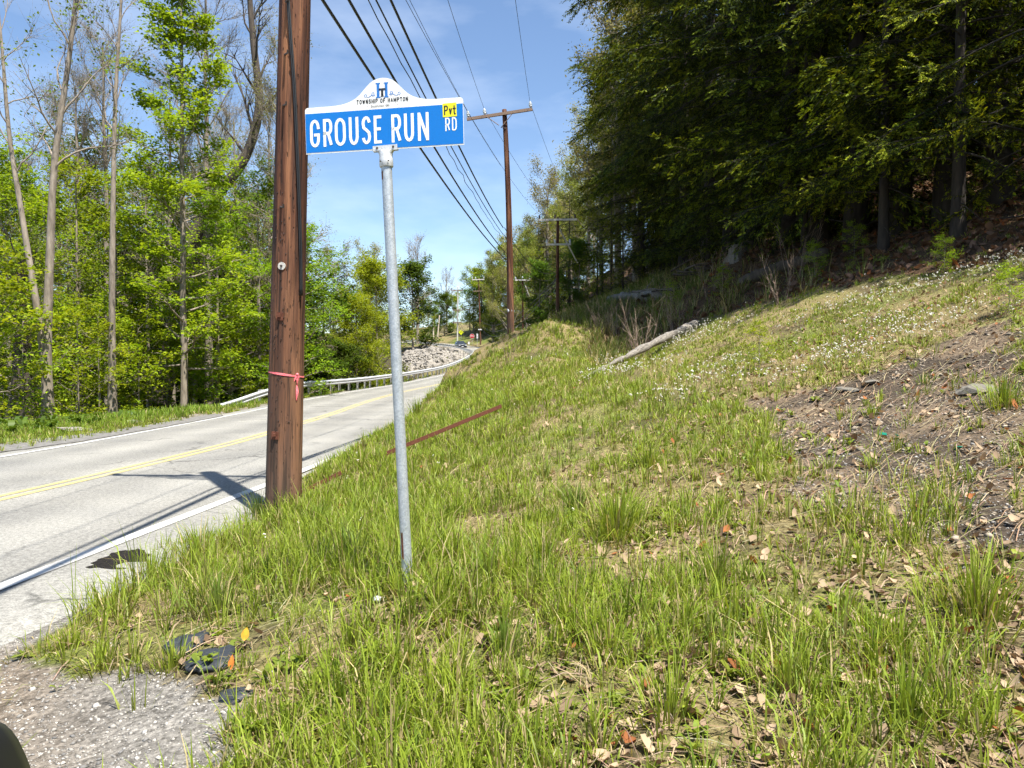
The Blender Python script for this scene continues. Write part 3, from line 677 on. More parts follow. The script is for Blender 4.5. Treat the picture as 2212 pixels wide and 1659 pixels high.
mb = MB(); mb.prism([(sgn(u), v) for u, v in outline][::-1], -0.002, 0.002); mb.build('blank', M['sign_white'], pan)
mb = MB(); mb.prism([(sgn(u), v) for u, v in ((0.002, 0.007), (0.912, 0.007), (0.912, 0.226), (0.002, 0.226))], -0.0032, -0.0021); bl = mb.build('blue_field', M['sign_blue'], pan)
for ch, a, b in (('G', .027, .085), ('R', .1055, .160), ('O', .174, .238), ('U', .257, .313), ('S', .332, .385), ('E', .402, .447), ('R', .504, .560), ('U', .577, .633), ('N', .655, .718)):
    mb = MB(); letter(mb, ch, sgn(a), sgn(b), .036, .191, 0.0165, -0.0042); mb.build('letter', M['sign_white'], pan)
for ch, a, b in (('R', .811, .838), ('D', .849, .876)):
    mb = MB(); letter(mb, ch, sgn(a), sgn(b), .080, .153, .0072, -0.0042); mb.build('letter', M['sign_white'], pan)
mb = MB(); mb.prism([(sgn(u), v) for u, v in ((.799, .157), (.877, .158), (.876, .233), (.798, .231))], -0.0046, -0.0036); st = mb.build('sticker', M['sign_yellow'], pan)
for ch, a, b in (('P', .806, .829), ('v', .833, .852), ('t', .855, .873)):
    mb = MB(); letter(mb, ch, sgn(a), sgn(b), .167, .220, .0074, -0.0052); mb.build('letter', M['ink_black'], pan)
mb = MB(); words(mb, 'TOWNSHIP OF HAMPTON', sgn(.306), sgn(.603), .2605, .2845, .0040, -0.0030)
V, F = font_mesh('Established 1861', .0185, 0.25, 0.92); mb.add(np.column_stack([V[:, 0] + sgn(.386), np.full(len(V), -0.003), V[:, 1] + .238]), F)
for u in (.369, .541): mb.prism([(sgn(u) + .0018 * math.cos(t), .244 + .0018 * math.sin(t)) for t in np.linspace(0, 6.28, 8, endpoint=False)], -0.003, -0.0022)
for a, b in (((.285, .2285), (.285, .292)), ((.285, .292), (.300, .303)), ((.607, .2285), (.607, .303))):
    pass
mb.build('small_print', M['ink_black'], pan)
mb = MB()
def rect(mb, u0, u1, v0, v1, y): mb.add([(sgn(u0), y, v0), (sgn(u1), y, v0), (sgn(u1), y, v1), (sgn(u0), y, v1)], [[0, 1, 2, 3]])
for u0, u1 in ((.424, .440), (.471, .487)):
    rect(mb, u0, u1, .289, .371, -0.003); rect(mb, u0 - .006, u1 + .005, .366, .3715, -0.0031); rect(mb, u0 - .006, u1 + .005, .2885, .294, -0.0031)
rect(mb, .440, .471, .329, .336, -0.003)
for sgx in (-1, 1):                                      # scroll ornaments either side
    cx = .4555
    def sp(du, v): return (sgn(cx + sgx * du), v)
    ribbon(mb, [sp(.040 + .055 * t, .302 + .006 * math.sin(2 * np.pi * t) * (1 if t < 1 else 1)) for t in np.linspace(0, 1, 12)], .0028, -0.003)
    ribbon(mb, [sp(.052 + .009 * math.cos(t) * (1 - t / 9), .312 + .010 * math.sin(t) * (1 - t / 9)) for t in np.linspace(-2.2, 3.6, 14)], .0026, -0.0031)
    ribbon(mb, [sp(.096 + .008 * math.cos(t) * (1 - t / 9), .306 + .008 * math.sin(t) * (1 - t / 9)) for t in np.linspace(-1.6, 3.4, 12)], .0026, -0.0031)
mb.build('emblem_letter', M['ink_blue'], pan)
mb = MB(); rect(mb, .449, .462, .296, .340, -0.0034); rect(mb, .436, .4755, .3315, .340, -0.0035); rect(mb, .436, .4395, .326, .3325, -0.0034); rect(mb, .472, .4755, .326, .3325, -0.0034); rect(mb, .4455, .4655, .2945, .2985, -0.0035)
mb.build('emblem_inset', M['ink_black'], pan)
mb = MB()
for a, b in (((.284, .2285), (.284, .283)), ((.608, .2285), (.608, .283)), ((.284, .2285), (.608, .2285))): ribbon(mb, [(sgn(a[0]), a[1]), (sgn(b[0]), b[1])], .0012, -0.0028)
mb.build('emblem_border', M['ink_grey'], pan)

# ------------------------------------------------------------------ utility poles
def pole_mesh(h, r0, r1, bury=0.8, sides=20, bend=0.0, seed=1, rough=0.006):
    r = np.random.default_rng(seed); n = int(h * 5) + 2; z = np.linspace(-bury, h, n); t = np.clip(z / h, -0.1, 1)
    th = np.linspace(0, 2 * np.pi, sides, endpoint=False); V = []
    for k in range(n):
        cx = bend * math.sin(t[k] * 2.6); rr = r0 + (r1 - r0) * t[k]
        ra = rr * (1 + rough * 6 * (vnoise(np.cos(th) * 3 + 5, np.full(sides, z[k] * 0.6 + 7), 1.0, seed) - 0.5) * (0.6 if r0 > 0.15 else 0.2) * 0.5)
        V.append(np.stack([cx + ra * np.cos(th), ra * np.sin(th), np.full(sides, z[k])], 1))
    mb = MB(); mb.ring_loft(V); return mb.mesh('pole', True)
def insulator(mb, c, s=1.0):
    rings = []
    for z, r in ((-.05, .02), (0, .02), (0, .055), (.03, .05), (.035, .035), (.05, .035), (.055, .062), (.085, .055), (.09, .034), (.10, .034), (.105, .05), (.14, .045), (.15, .02), (.16, .034), (.18, .03)):
        rings.append([(c[0] + s * r * math.cos(t), c[1] + s * r * math.sin(t), c[2] + s * z) for t in np.linspace(0, 2 * np.pi, 10, endpoint=False)])
    mb.ring_loft(rings)
def crossarm(root, z, length, off, mat, ins, inmat, brace=True, rz=0.0, tilt=0.0, sc_=1.0, poler=0.13, side=-1):
    arm = MB().box((0, 0, 0), (length, 0.10 * sc_, 0.13 * sc_)).build('crossarm', mat, root); arm.location = (off, side * (poler + 0.05 * sc_), z); arm.rotation_euler = (0, tilt, rz)
    for x in ins:
        mb = MB(); insulator(mb, (x, 0, 0.07 * sc_ + 0.05), 1.35 * sc_); io = mb.build('insulator', inmat, arm, True)
    if brace:
        for s in (-1, 1):
            mb = MB(); mb.tube([(s * 0.62, -0.07 * sc_, -0.03), (s * 0.10, -0.02, -0.50)], 0.018 * sc_, 6); mb.build('brace', M['weathered'], arm)
    return arm

# the near pole
pb = at(611, 1088, 8.0)
lean = math.radians(1.75)
p1 = empty('utility_pole', (pb[0], pb[1], 0.0), (0, lean, 0), 'thick weathered brown utility pole beside the road, behind the street sign', 'utility pole', 'utility poles along the road')
P1H = 9.7
link('pole', pole_mesh(P1H, 0.186, 0.138, sides=28, seed=3), M['pole'], p1)
def prad(z): return 0.186 + (0.138 - 0.186) * z / P1H
crossarm(p1, 9.25, 2.9, 0.1, M['weathered'], (-1.38, -0.35, 1.38), M['porcelain'], poler=0.138)
# transformer-like cluster of arms lower down: two side brackets that throw the short shadows
for zz, ln in ((8.1, 1.05), (7.7, 0.75)):
    MB().tube([(-0.12, 0.0, zz), (-ln, 0.05, zz + 0.1)], 0.032, 8).build('bracket_arm', M['weathered'], p1)
MB().tube([(0.12, 0.0, 7.8), (0.95, 0.05, 8.4)], 0.03, 8).build('bracket_arm', M['weathered'], p1)
def on_pole(z, ang, out=0.0):
    r = prad(z) + out; return (r * math.cos(ang), r * math.sin(ang), z)
def pole_z(py): return (CAM_H + (790 - py) / F_PX * pb[1])
A_STEP = math.radians(-122)
for py in (28, 138, 244, 456):                           # climbing steps, their long shadows run down the wood
    z = pole_z(py); a = A_STEP
    p0 = Vector(on_pole(z + 0.012, a, -0.03)); p1_ = p0 + Vector((0.085, -0.15, -0.035)); p2 = p1_ + Vector((0, 0, 0.03))
    MB().tube([p0, p1_, p2], 0.0095, 8).build('climbing_step', M['steel_dark'], p1)
cab = [on_pole(pole_z(y), math.radians(a), 0.020) for y, a in ((-380, -100), (-150, -101), (0, -99), (90, -88), (200, -72), (335, -58), (440, -48), (560, -38), (640, -34))]
for k, (dr_, dx) in enumerate(((0.0125, 0.0), (0.0095, 0.021))):
    P = catmull(np.array(cab) + np.array([dx * 0.8, -dx * 0.45, 0]), 5)
    MB().tube(P, dr_, 8).build('riser_cable', M['black_cable'], p1, True)
A_F = math.radians(-97)
z = pole_z(580); c = Vector(on_pole(z, A_F, 0.0)); n = Vector((math.cos(A_F), math.sin(A_F), 0))
MB().tube([c - n * 0.02, c + n * 0.008], 0.040, 20).build('washer', M['grey_wood'], p1)
MB().tube([c, c + n * 0.022], 0.012, 8).build('bolt', M['steel_dark'], p1)
for py, da in ((686, -2), (938, -8)):
    z = pole_z(py); a = A_F + math.radians(da); c = Vector(on_pole(z, a, 0.004)); mb = MB(); Mx = Matrix.Translation(c) @ Matrix.Rotation(a + math.pi / 2, 4, 'Z')
    mb.box((0, 0, 0), (0.076, 0.014, 0.082), M=Mx); pl = mb.build('plate_washer', M['rust'], p1)
    mb = MB(); mb.box((0, -0.018, 0.008), (0.032, 0.03, 0.032), rz=0.0, M=Mx); mb.build('nut', M['rust'], pl)
r_ = np.random.default_rng(5)
mb = MB()
for k in range(70):                                      # nail heads left by old notices
    z = r_.uniform(0.9, 3.4); a = A_F + r_.normal(0, 0.35); c = Vector(on_pole(z, a, -0.004)); n = Vector((math.cos(a), math.sin(a), 0)); mb.tube([c, c + n * 0.011], 0.0055, 6)
o = mb.build('nails', M['steel_dark'], p1); o['kind'] = 'stuff'
# pink flagging tape tied round it
zr_ = pole_z(806) - 0.012
ring = []
for t in np.linspace(0, 2 * np.pi, 40, endpoint=False):
    zz = zr_ + 0.022 * math.cos(t - 0.2) * -1; r = prad(zz) + 0.004; wv = 0.009 + 0.003 * math.sin(3 * t)
    ring.append(((r * math.cos(t), r * math.sin(t), zz - wv), (r * math.cos(t), r * math.sin(t), zz + wv)))
tape = empty('flagging_tape', (pb[0], pb[1], 0.0), (0, lean, 0), 'bright pink tape tied round the near utility pole with a hanging tail', 'tape')
mb = MB(); V = [p for pr in ring for p in pr]; n = len(ring)
V2 = [((p[0]) * 1.006, p[1] * 1.006, p[2]) for p in V]
mb.add(V + V2, [[2 * i + 2 * n, 2 * i + 1 + 2 * n, 2 * ((i + 1) % n) + 1 + 2 * n, 2 * ((i + 1) % n) + 2 * n] for i in range(n)] + [[2 * i, 2 * ((i + 1) % n), 2 * ((i + 1) % n) + 1, 2 * i + 1] for i in range(n)])
mb.build('band', M['ribbon'], tape)
a = math.radians(-38); k0 = Vector(on_pole(zr_ + 0.005, a, 0.012)); mb = MB()
tail = [k0 + Vector((0.002 + 0.004 * math.sin(j * 1.3), -0.006 - 0.004 * math.cos(j), -0.03 * j)) for j in range(10)]
V = []
for j, p in enumerate(tail):
    w = 0.016 * (1.3 - j * 0.08); d = Vector((math.cos(j * 0.5), 0.3 * math.sin(j * 0.7), 0)); V += [p - d * w, p + d * w]
mb.add(V, [[2 * i, 2 * i + 1, 2 * i + 3, 2 * i + 2] for i in range(9)]); mb.build('tail', M['ribbon'], tape)
mb = MB(); V = []
for j in range(5):
    p = k0 + Vector((-0.012 * j, -0.01, -0.022 * j)); V += [p + Vector((-0.008, 0, 0)), p + Vector((0.014, -0.004, 0))]
mb.add(V, [[2 * i, 2 * i + 1, 2 * i + 3, 2 * i + 2] for i in range(4)]); mb.build('short_tail', M['ribbon'], tape)
mb = MB(); mb.ring_loft([[(k0.x + r * math.cos(t), k0.y - 0.004 + r * math.sin(t), k0.z + zz) for t in np.linspace(0, 6.283, 8, endpoint=False)] for zz, r in ((-.016, .004), (-.01, .013), (0.006, .015), (.014, .006))]); mb.build('knot', M['ribbon'], tape, True)

# poles further along
def far_pole(name, px_base, py_base, depth, px_top, py_top, r0, r1, label, bend=0.0, seed=4, mat=None):
    b = at(px_base, py_base, depth); tpt = at(px_top, py_top, depth)
    g = gz(b[0], b[1]); b[2] = min(b[2], g) if abs(b[2] - g) < 3 else g
    d = tpt - b; h = np.linalg.norm(d); ry = math.atan2(d[0], d[2])
    root = empty(name, tuple(b), (0, ry, 0), label, 'utility pole', 'utility poles along the road')
    link('pole', pole_mesh(h, r0, r1, bury=1.5, sides=12, bend=bend, seed=seed), mat or M['pole'], root)
    return root, h, b, ry
p2, h2, b2, ry2 = far_pole('utility_pole', 1103, 716, 35, 1087, 237, 0.165, 0.105, 'dark brown utility pole with one wooden crossarm rising behind the grass crest', bend=0.10, seed=9)
def off_at(root_b, px, py, depth): return at(px, py, depth)
tl2 = math.atan2((262 - 241) , (1147 - 1010))
arm2 = crossarm(p2, h2 - 0.25, 3.02, -0.17, M['weathered'], (-1.42, -0.66, 1.45), M['porcelain'], tilt=-math.atan2(21, 138) - ry2, poler=0.1)
MB().tube([(-0.02, -0.1, h2 - 0.75), (0.12, -0.16, h2 - 0.62), (-0.12, -0.16, h2 - 0.85), (0.1, -0.13, h2 - 0.9)], 0.03, 6).build('hardware', M['steel_dark'], p2)
MB().tube([(-0.1, -0.05, 0.95), (0.1, -0.05, 0.95)], 0.10, 10).build('tag_plate', M['porcelain'], p2)
p3, h3, b3, ry3 = far_pole('utility_pole', 1204, 634, 55, 1205, 470, 0.13, 0.10, 'reddish utility pole with two pale crossarms standing against the dark woods', seed=5)
crossarm(p3, h3 - 0.18, 2.75, -0.02, M['grey_wood'], (-1.3, -0.2, 1.25), M['dark_porcelain'], tilt=math.radians(-1), poler=0.1)
crossarm(p3, h3 - 1.95, 1.78, 0.05, M['grey_wood'], (-0.85, -0.25, 0.82), M['porcelain'], tilt=math.radians(-1), poler=0.1)
g3 = np.array([at(1207, 492, 55), at(1247, 568, 56), at(1277, 602, 57)]) - b3
MB().tube([tuple(g3[0]), tuple(g3[1])], 0.055, 6).build('guy_guard', M['grey_wood'], p3); MB().tube([tuple(g3[1]), tuple(g3[2] + np.array([0.3, 0.2, -1.2]))], 0.02, 6).build('guy_wire', M['wire'], p3)
p4, h4, b4, ry4 = far_pole('utility_pole', 1038, 736, 160, 1034, 602, 0.18, 0.12, 'slender utility pole with two arms beside the red sign far up the road', seed=6)
crossarm(p4, h4 - 0.2, 2.6, -0.1, M['grey_wood'], (-1.25, -0.55, 1.2), M['porcelain'], poler=0.1, sc_=1.6); crossarm(p4, h4 - 2.6, 2.6, 0.1, M['weathered'], (), M['porcelain'], brace=False, poler=0.1, sc_=1.3)
MB().box((0.0, -0.22, h4 * 0.235), (0.75, 0.05, 0.22)).build('small_sign', M['sign_white'], p4)
p5, h5, b5, ry5 = far_pole('utility_pole', 988, 744, 178, 989, 619, 0.19, 0.13, 'tall grey utility pole with three crossarms seen against open sky', seed=7, mat=M['grey_wood'])
for dz, ln, of in ((0.9, 2.7, -0.2), (5.5, 2.35, 0.0), (8.4, 2.1, 0.0)): crossarm(p5, h5 - dz, ln, of, M['weathered'], (-ln / 2 + .06, ln / 2 - .06) if dz < 6 else (), M['dark_porcelain'], poler=0.1, sc_=1.5)
p6, h6, b6, ry6 = far_pole('utility_pole', 1130, 700, 105, 1129, 602, 0.14, 0.10, 'thin red-brown utility pole half hidden behind the dark brown pole', seed=8)
crossarm(p6, h6 - 0.2, 2.1, -0.02, M['grey_wood'], (-0.95, 0.0, 0.95), M['porcelain'], poler=0.1, sc_=1.4)
MB().tube([tuple(at(1133, 610, 105) - b6), tuple(at(1144, 640, 105) - b6)], 0.07, 6).build('guy_guard', M['grey_wood'], p6)
p7, h7, b7, ry7 = far_pole('utility_pole', 1015, 740, 205, 1014.5, 664, 0.17, 0.12, 'dark distant utility pole at the very edge of the woods against sky', seed=8)
crossarm(p7, h7 - 0.5, 2.2, -0.9, M['weathered'], (-1.0,), M['dark_porcelain'], poler=0.1, sc_=1.6)
for (bx, by, tx, ty, dep, lab) in ((893.5, 742, 892.5, 687, 165, 'bare wooden post standing left of where the far guardrail begins'), (936.5, 740, 936, 694, 185, 'slim upright bare post beyond the far guardrail'), (944.5, 738, 949.5, 681, 188, 'leaning bare pole beyond the far guardrail')):
    b = at(bx, by, dep); t_ = at(tx, ty, dep); d = t_ - b; root = empty('wooden_post', tuple(b), (0, math.atan2(d[0], d[2]), 0), lab, 'post', 'bare posts beyond the guardrail')
    h_ = float(np.linalg.norm(d)); link('shaft', pole_mesh(h_, 0.20, 0.15, bury=4, sides=10, seed=int(tx)), mat_plain('pale bare wood', (0.42, 0.35, 0.25), 0.9, 0, (0.6, 0.52, 0.40), 0.3, 8, (1, 1, .2)), root)
    MB().tube([(0, 0, h_ - 0.01), (0, 0, h_ + 0.03)], 0.17, 10).build('cap', M['grey_wood'], root)

# ------------------------------------------------------------------ wires
bpy.context.view_layer.update()
def wp(root, p): return np.array(root.matrix_world @ Vector(p))
def span(name, A, B, sag, r, mat, label, n=36, wob=0.0, seed=0):
    A = np.array(A, float); B = np.array(B, float); t = np.linspace(0, 1, n)[:, None]; P = A * (1 - t) + B * t; P[:, 2] -= (4 * sag * t * (1 - t))[:, 0]
    if wob:
        rr = np.random.default_rng(seed); P[1:-1] += rr.normal(0, wob, (n - 2, 3))
    mid = P[0].copy(); V, F = tube_np(P - mid, r, 6); me = np_mesh(name, V, F, smooth=True)
    o = link(name, me, mat); o.location = mid; return tag(o, label, 'cable' if 'cable' in name else 'wire', 'overhead lines along the road')
def pix(p):
    d = np.array(p) - np.array([0, 0, CAM_H]); f = d[1] * CP + d[2] * SP; u = -d[1] * SP + d[2] * CP
    return 1106 + F_PX * d[0] / f, 829.5 - F_PX * u / f
arm_at = lambda z, x, y=-0.2: wp(p1, (x, y, z))
def back(px, py, depth_up):                               # a point on the sight line through a picture point above the frame edge
    return at(px, py, depth_up)
cables = [  # (name, point near pole 1 given by its place at the top of the picture, end on pole 2, sag, radius, label)
    ('thick_cable', 6.05, (-0.16, -0.19), (1092, 560), 0.30, 0.020, 'lowest black cable running from the near pole to the next one'),
    ('thick_cable', 6.3, (0.02, -0.19), (1091, 545), 0.30, 0.019, 'second lowest black cable between the two nearest poles'),
    ('thin_cable', 6.6, (0.12, -0.19), (1089, 518), 0.34, 0.008, 'thin wavy cable below the topmost communication cable'),
    ('bundled_cable', 6.65, (0.18, -0.19), (1088, 508), 0.28, 0.012, 'medium black cable second from top of the cable bundle'),
    ('thick_cable', 7.05, (0.2, -0.19), (1087, 492), 0.30, 0.020, 'topmost thick black cable of the communication bundle')]
for k, (nm, z, (ox, oy), (ex, ey), sag, r, lab) in enumerate(cables):
    span(nm, arm_at(z, ox, oy), at(ex, ey, 34.85), sag, r, M['black_cable'], lab, wob=0.02 if k == 2 else 0, seed=k)
for k, (z, ox, r) in enumerate(((6.05, -0.16, .020), (6.3, 0.02, .019), (6.65, .15, .012), (7.05, .2, .020))):
    span('thick_cable', arm_at(z, ox, -.19), (-1.6 + .12 * k, -32, z + .3), .5, r, M['black_cable'], ('lowest', 'second lowest', 'second highest', 'highest')[k] + ' black cable running back overhead from the near pole')
for k, x in enumerate((-1.0, .15, 1.6)):
    span('power_wire', wp(p1, (x, -.2, 9.6)), (-1.6 + x, -32, 9.8), .4, .0075, M['wire'], ('left', 'middle', 'right')[k] + ' power wire running back overhead from the near pole')
i2 = [c for c in arm2.children if c.name.startswith('insulator')]
e2 = [wp(arm2, (x, 0, 0.36)) for x in (-1.42, -0.66, 1.45)]
s2 = [wp(p1, (x, -0.2, 9.6)) for x in (-1.0, 0.15, 1.6)]
for k, lab in enumerate(('leftmost high power wire reaching the crossarm of the brown pole', 'middle high power wire reaching the crossarm of the brown pole', 'rightmost high power wire reaching the crossarm of the brown pole')):
    span('power_wire', s2[k], e2[k], 0.18, 0.0075, M['wire'], lab)
span('power_wire', wp(p1, (-0.6, -0.2, 8.5)), at(1082, 358, 34.9), 0.25, 0.0065, M['wire'], 'single wire sweeping down to a spool halfway up the brown pole')
# on to the third pole
arm3 = [c for c in p3.children if c.name.startswith('crossarm')]
for k, (a_, x3, lab) in enumerate(zip(e2, (-1.3, -0.2, 1.25), ('left power wire from the brown pole on to the pale-armed pole', 'middle power wire from the brown pole on to the pale-armed pole', 'right power wire from the brown pole on to the pale-armed pole'))):
    span('power_wire', a_, wp(arm3[0], (x3, 0, 0.36)), 0.35, 0.008, M['wire'], lab)
for k, (ey, ty, lab) in enumerate(((492, 590, 'upper sagging black cable past the brown pole'), (508, 596, 'middle sagging black cable past the brown pole'), (558, 604, 'lower sagging black cable past the brown pole'))):
    span('sagging_cable', at(1090, ey, 35.1), at(1203, ty - 4, 55), 0.9 + 0.25 * k, 0.017, M['black_cable'], lab)
for k, (ya, yb, lab) in enumerate(((690, 672, 'upper'), (700, 680, 'middle'), (707, 690, 'lower'))):
    span('sagging_cable', at(1203, 600 + 6 * k, 55.2), at(1037, ya, 160), 2.2 + 0.3 * k, 0.028, M['black_cable'], lab + ' far cable running along the foot of the woods')
    span('sagging_cable', at(1036, ya - 2, 160.2), at(989, ya - 12, 178), 2.4 + 0.3 * k, 0.03, M['black_cable'], lab + ' far cable crossing the gap of open sky')
for k, x in enumerate((-1.2, 1.2)):
    a5 = [c for c in p5.children if c.name.startswith('crossarm')]
    span('power_wire', wp(a5[0], (x, 0, .4)), wp([c for c in p4.children if c.name.startswith('crossarm')][0], (x, 0, .4)), 1.2, 0.02, M['wire'], ('left', 'right')[k] + ' wire between the grey far pole and the slender pole')
    span('drop_wire', wp(a5[0], (x * 1.08, 0, .3)), wp(a5[1], (x * .92, 0, .5)), 0.0, 0.018, M['wire'], ('left', 'right')[k] + ' vertical wire between two arms of the grey far pole', n=4)

# ------------------------------------------------------------------ guardrail
GR = np.array([at(470, 880, 30.3), at(540, 869, 33.5), at(600, 861, 36.5), at(655, 853, 41), at(710, 846.5, 45.5), at(777, 838, 52), at(814, 832, 57), at(885, 820, 67), at(950, 806, 80), at(990, 791, 92),
               at(1014, 777, 104), at(1021, 769, 113), at(1012, 764, 124), at(996, 759, 135), at(972, 753, 147), at(938, 748.5, 160), at(905, 743, 173), at(885, 741, 184), at(868, 741, 198)])
GL = resample(catmull(GR, 14), 0.4)
_s = arclen(GL); GT = np.gradient(GL, axis=0); GT /= np.linalg.norm(GT, axis=1)[:, None]
GN = np.stack([GT[:, 1], -GT[:, 0], np.zeros(len(GT))], 1); GN /= np.linalg.norm(GN, axis=1)[:, None]
rail_h = 0.40 * smoothstep(-1, 8.0, _s) + 0.16                 # height of the beam's middle; the end dives into the verge
rail_h = np.where(_s < 9, -0.05 + 0.61 * smoothstep(-1.5, 8.5, _s), 0.56)
g0 = GL[0].copy()
grail = empty('guardrail', tuple(g0), (0, 0, 0), 'galvanised steel guardrail following the curve of the road on its far side', 'guardrail')
wprof = [(-0.155, 0.0), (-0.135, 0.035), (-0.095, 0.078), (-0.06, 0.078), (-0.025, 0.03), (0.025, 0.03), (0.06, 0.078), (0.095, 0.078), (0.135, 0.035), (0.155, 0.0)]
wprof = wprof + [(z, d - 0.006) for z, d in wprof[::-1]]
mb_r = []
for k in range(len(GL)):
    mb_r.append([GL[k] - g0 + GN[k] * (d + 0.09) + np.array([0, 0, rail_h[k] + z]) for z, d in wprof])
mb = MB(); mb.ring_loft(mb_r); mb.build('rail', M['rail'], grail)
post_me = None; mbp = MB(); mbp.box((0, 0, -0.12), (0.10, 0.012, 1.7)); mbp.box((-0.05, 0, -0.12), (0.010, 0.14, 1.7)); mbp.box((0.05, 0, -0.12), (0.010, 0.14, 1.7)); post_me = mbp.mesh('post')
mbp = MB(); mbp.box((0, 0, 0), (0.15, 0.15, 0.36)); block_me = mbp.mesh('offset_block'); block_me.materials.append(M['rail_post']); post_me.materials.append(M['rail_post'])
d_ = 4.2
while d_ < _s[-1] - 1:
    k = int(np.searchsorted(_s, d_)); P = GL[k] - g0; a = math.atan2(GN[k, 1], GN[k, 0])
    o = bpy.data.objects.new('post', post_me); C.objects.link(o); o.parent = grail; o.location = (P[0] - GN[k, 0] * 0.09, P[1] - GN[k, 1] * 0.09, P[2] + rail_h[k] - 0.56); o.rotation_euler = (0, 0, a)
    if d_ < 90:
        b = bpy.data.objects.new('offset_block', block_me); C.objects.link(b); b.parent = o; b.location = (0.105, 0, 0.56)
    d_ += 1.905

# ------------------------------------------------------------------ riprap slope
def rock_mesh(seed, flat=0.7):
    import bmesh
    r = np.random.default_rng(seed); bm = bmesh.new(); bmesh.ops.create_icosphere(bm, subdivisions=1, radius=0.5)
    ax = r.normal(size=(5, 3)); ax /= np.linalg.norm(ax, axis=1)[:, None]; cut = r.uniform(0.25, 0.42, 5)
    for v in bm.verts:
        p = np.array(v.co) * r.uniform(0.85, 1.15)
        for a_, c_ in zip(ax, cut):
            t = p @ a_
            if t > c_: p = p - a_ * (t - c_)
        v.co = (p[0], p[1] * 0.85, p[2] * flat)
    me = bpy.data.meshes.new('rock'); bm.to_mesh(me); bm.free(); return me
rocks = [rock_mesh(s) for s in range(6)]
for m_ in rocks: m_.materials.append(M['stone'])
rip = empty('riprap', tuple(at(930, 785, 118)), (0, 0, 0), 'slope of pale broken rock below the curve of the guardrail', 'rock bank')
rb = np.array(rip.location)
RIP = [tuple(at(*p)[:2]) for p in ((812, 808, 99), (885, 801, 96), (960, 795, 98), (1004, 780, 108), (1012, 769, 122), (990, 766, 134), (960, 761, 146), (915, 754, 160), (880, 768, 150), (858, 785, 128))]
xs, ys = zip(*RIP); n_ok = 0; rr = np.random.default_rng(12); pts_r = []
bed = MB()
while n_ok < 290:
    x, y = rr.uniform(min(xs), max(xs)), rr.uniform(min(ys), max(ys))
    if not in_poly(np.array([x]), np.array([y]), RIP)[0]: continue
    pts_r.append((x, y)); n_ok += 1
for k, (x, y) in enumerate(pts_r):
    s = float(np.clip(rr.lognormal(-0.18, 0.42), 0.4, 1.8))
    o = bpy.data.objects.new('rock', rocks[k % 6]); C.objects.link(o); o.parent = rip
    o.location = tuple(np.array([x, y, gz(x, y) + 0.12 * s]) - rb); o.rotation_euler = tuple(rr.uniform(-0.6, 0.6, 2)) + (rr.uniform(0, 6.28),); o.scale = (s * rr.uniform(.9, 1.3), s, s * rr.uniform(.7, 1))
# finer broken stone between the rocks
V = []; F = []; n_ = 0
k = 0
while k < 3000:
    x, y = rr.uniform(min(xs), max(xs)), rr.uniform(min(ys), max(ys))
    if not in_poly(np.array([x]), np.array([y]), RIP)[0]: continue
    V.append((x, y)); k += 1
xy = np.array(V); zz = height(xy[:, 0], xy[:, 1]); s = rr.uniform(0.12, 0.34, len(xy))
oct_ = np.array([(1, 0, 0), (0, 1, 0), (-1, 0, 0), (0, -1, 0), (0, 0, 1), (0, 0, -1)], float)
of = np.array([(0, 1, 4), (1, 2, 4), (2, 3, 4), (3, 0, 4), (1, 0, 5), (2, 1, 5), (3, 2, 5), (0, 3, 5)])
def octs(xyz, s, rng, flat=0.7):
    n = len(xyz); J = oct_[None] * (s[:, None, None]) * rng.uniform(0.6, 1.3, (n, 6, 1)); th = rng.uniform(0, 6.28, n); c, q = np.cos(th), np.sin(th)
    x = J[..., 0] * c[:, None] - J[..., 1] * q[:, None]; y = J[..., 0] * q[:, None] + J[..., 1] * c[:, None]; z = J[..., 2] * flat + 0.35 * J[..., 0]
    V = np.stack([x, y, z], -1) + xyz[:, None, :]
    F = (of[None] + 6 * np.arange(n)[:, None, None]).reshape(-1, 3); return V.reshape(-1, 3), F
V, F = octs(np.column_stack([xy, zz + 0.05]) - rb, s, rr)
cc = np.repeat(np.array([0.26, 0.235, 0.20])[None] * rr.uniform(0.55, 1.35, (len(xy), 1)), 6, 0)
o = link('broken_stone', np_mesh('broken_stone', V, F, cc), M['pebble'], rip); o['kind'] = 'stuff'

# ------------------------------------------------------------------ far signs and the car
def post_sign(name, px, py, depth, hpost, build, label, cat):
    c = at(px, py, depth); root = empty(name, (c[0], c[1], c[2] - hpost), (0, 0, 0), label, cat)
    MB().tube([(0, 0.04, -0.8), (0, 0.04, hpost + 0.3)], 0.04, 8).build('post', M['rail_post'], root); build(root, hpost); return root
def b_stop(root, h):
    r = 0.52; pl = MB(); oc = [(r * math.cos(math.radians(22.5 + 45 * k)), h + r * math.sin(math.radians(22.5 + 45 * k))) for k in range(8)]
    pl.prism(oc, -0.02, 0.0); p = pl.build('plate', M['sign_white'], root)
    mb = MB(); mb.prism([(x * 0.93, h + (z - h) * 0.93) for x, z in oc], -0.026, -0.021); mb.build('red_face', M['red_sign'], root)
    mb = MB(); words(mb, 'STOP', -0.36, 0.36, h - 0.15, h + 0.15, 0.05, -0.03); mb.build('lettering', M['sign_white'], root)
post_sign('stop_sign', 1020, 726, 165, 2.1, b_stop, 'red octagonal stop sign at the far side road by the slender pole', 'stop sign')
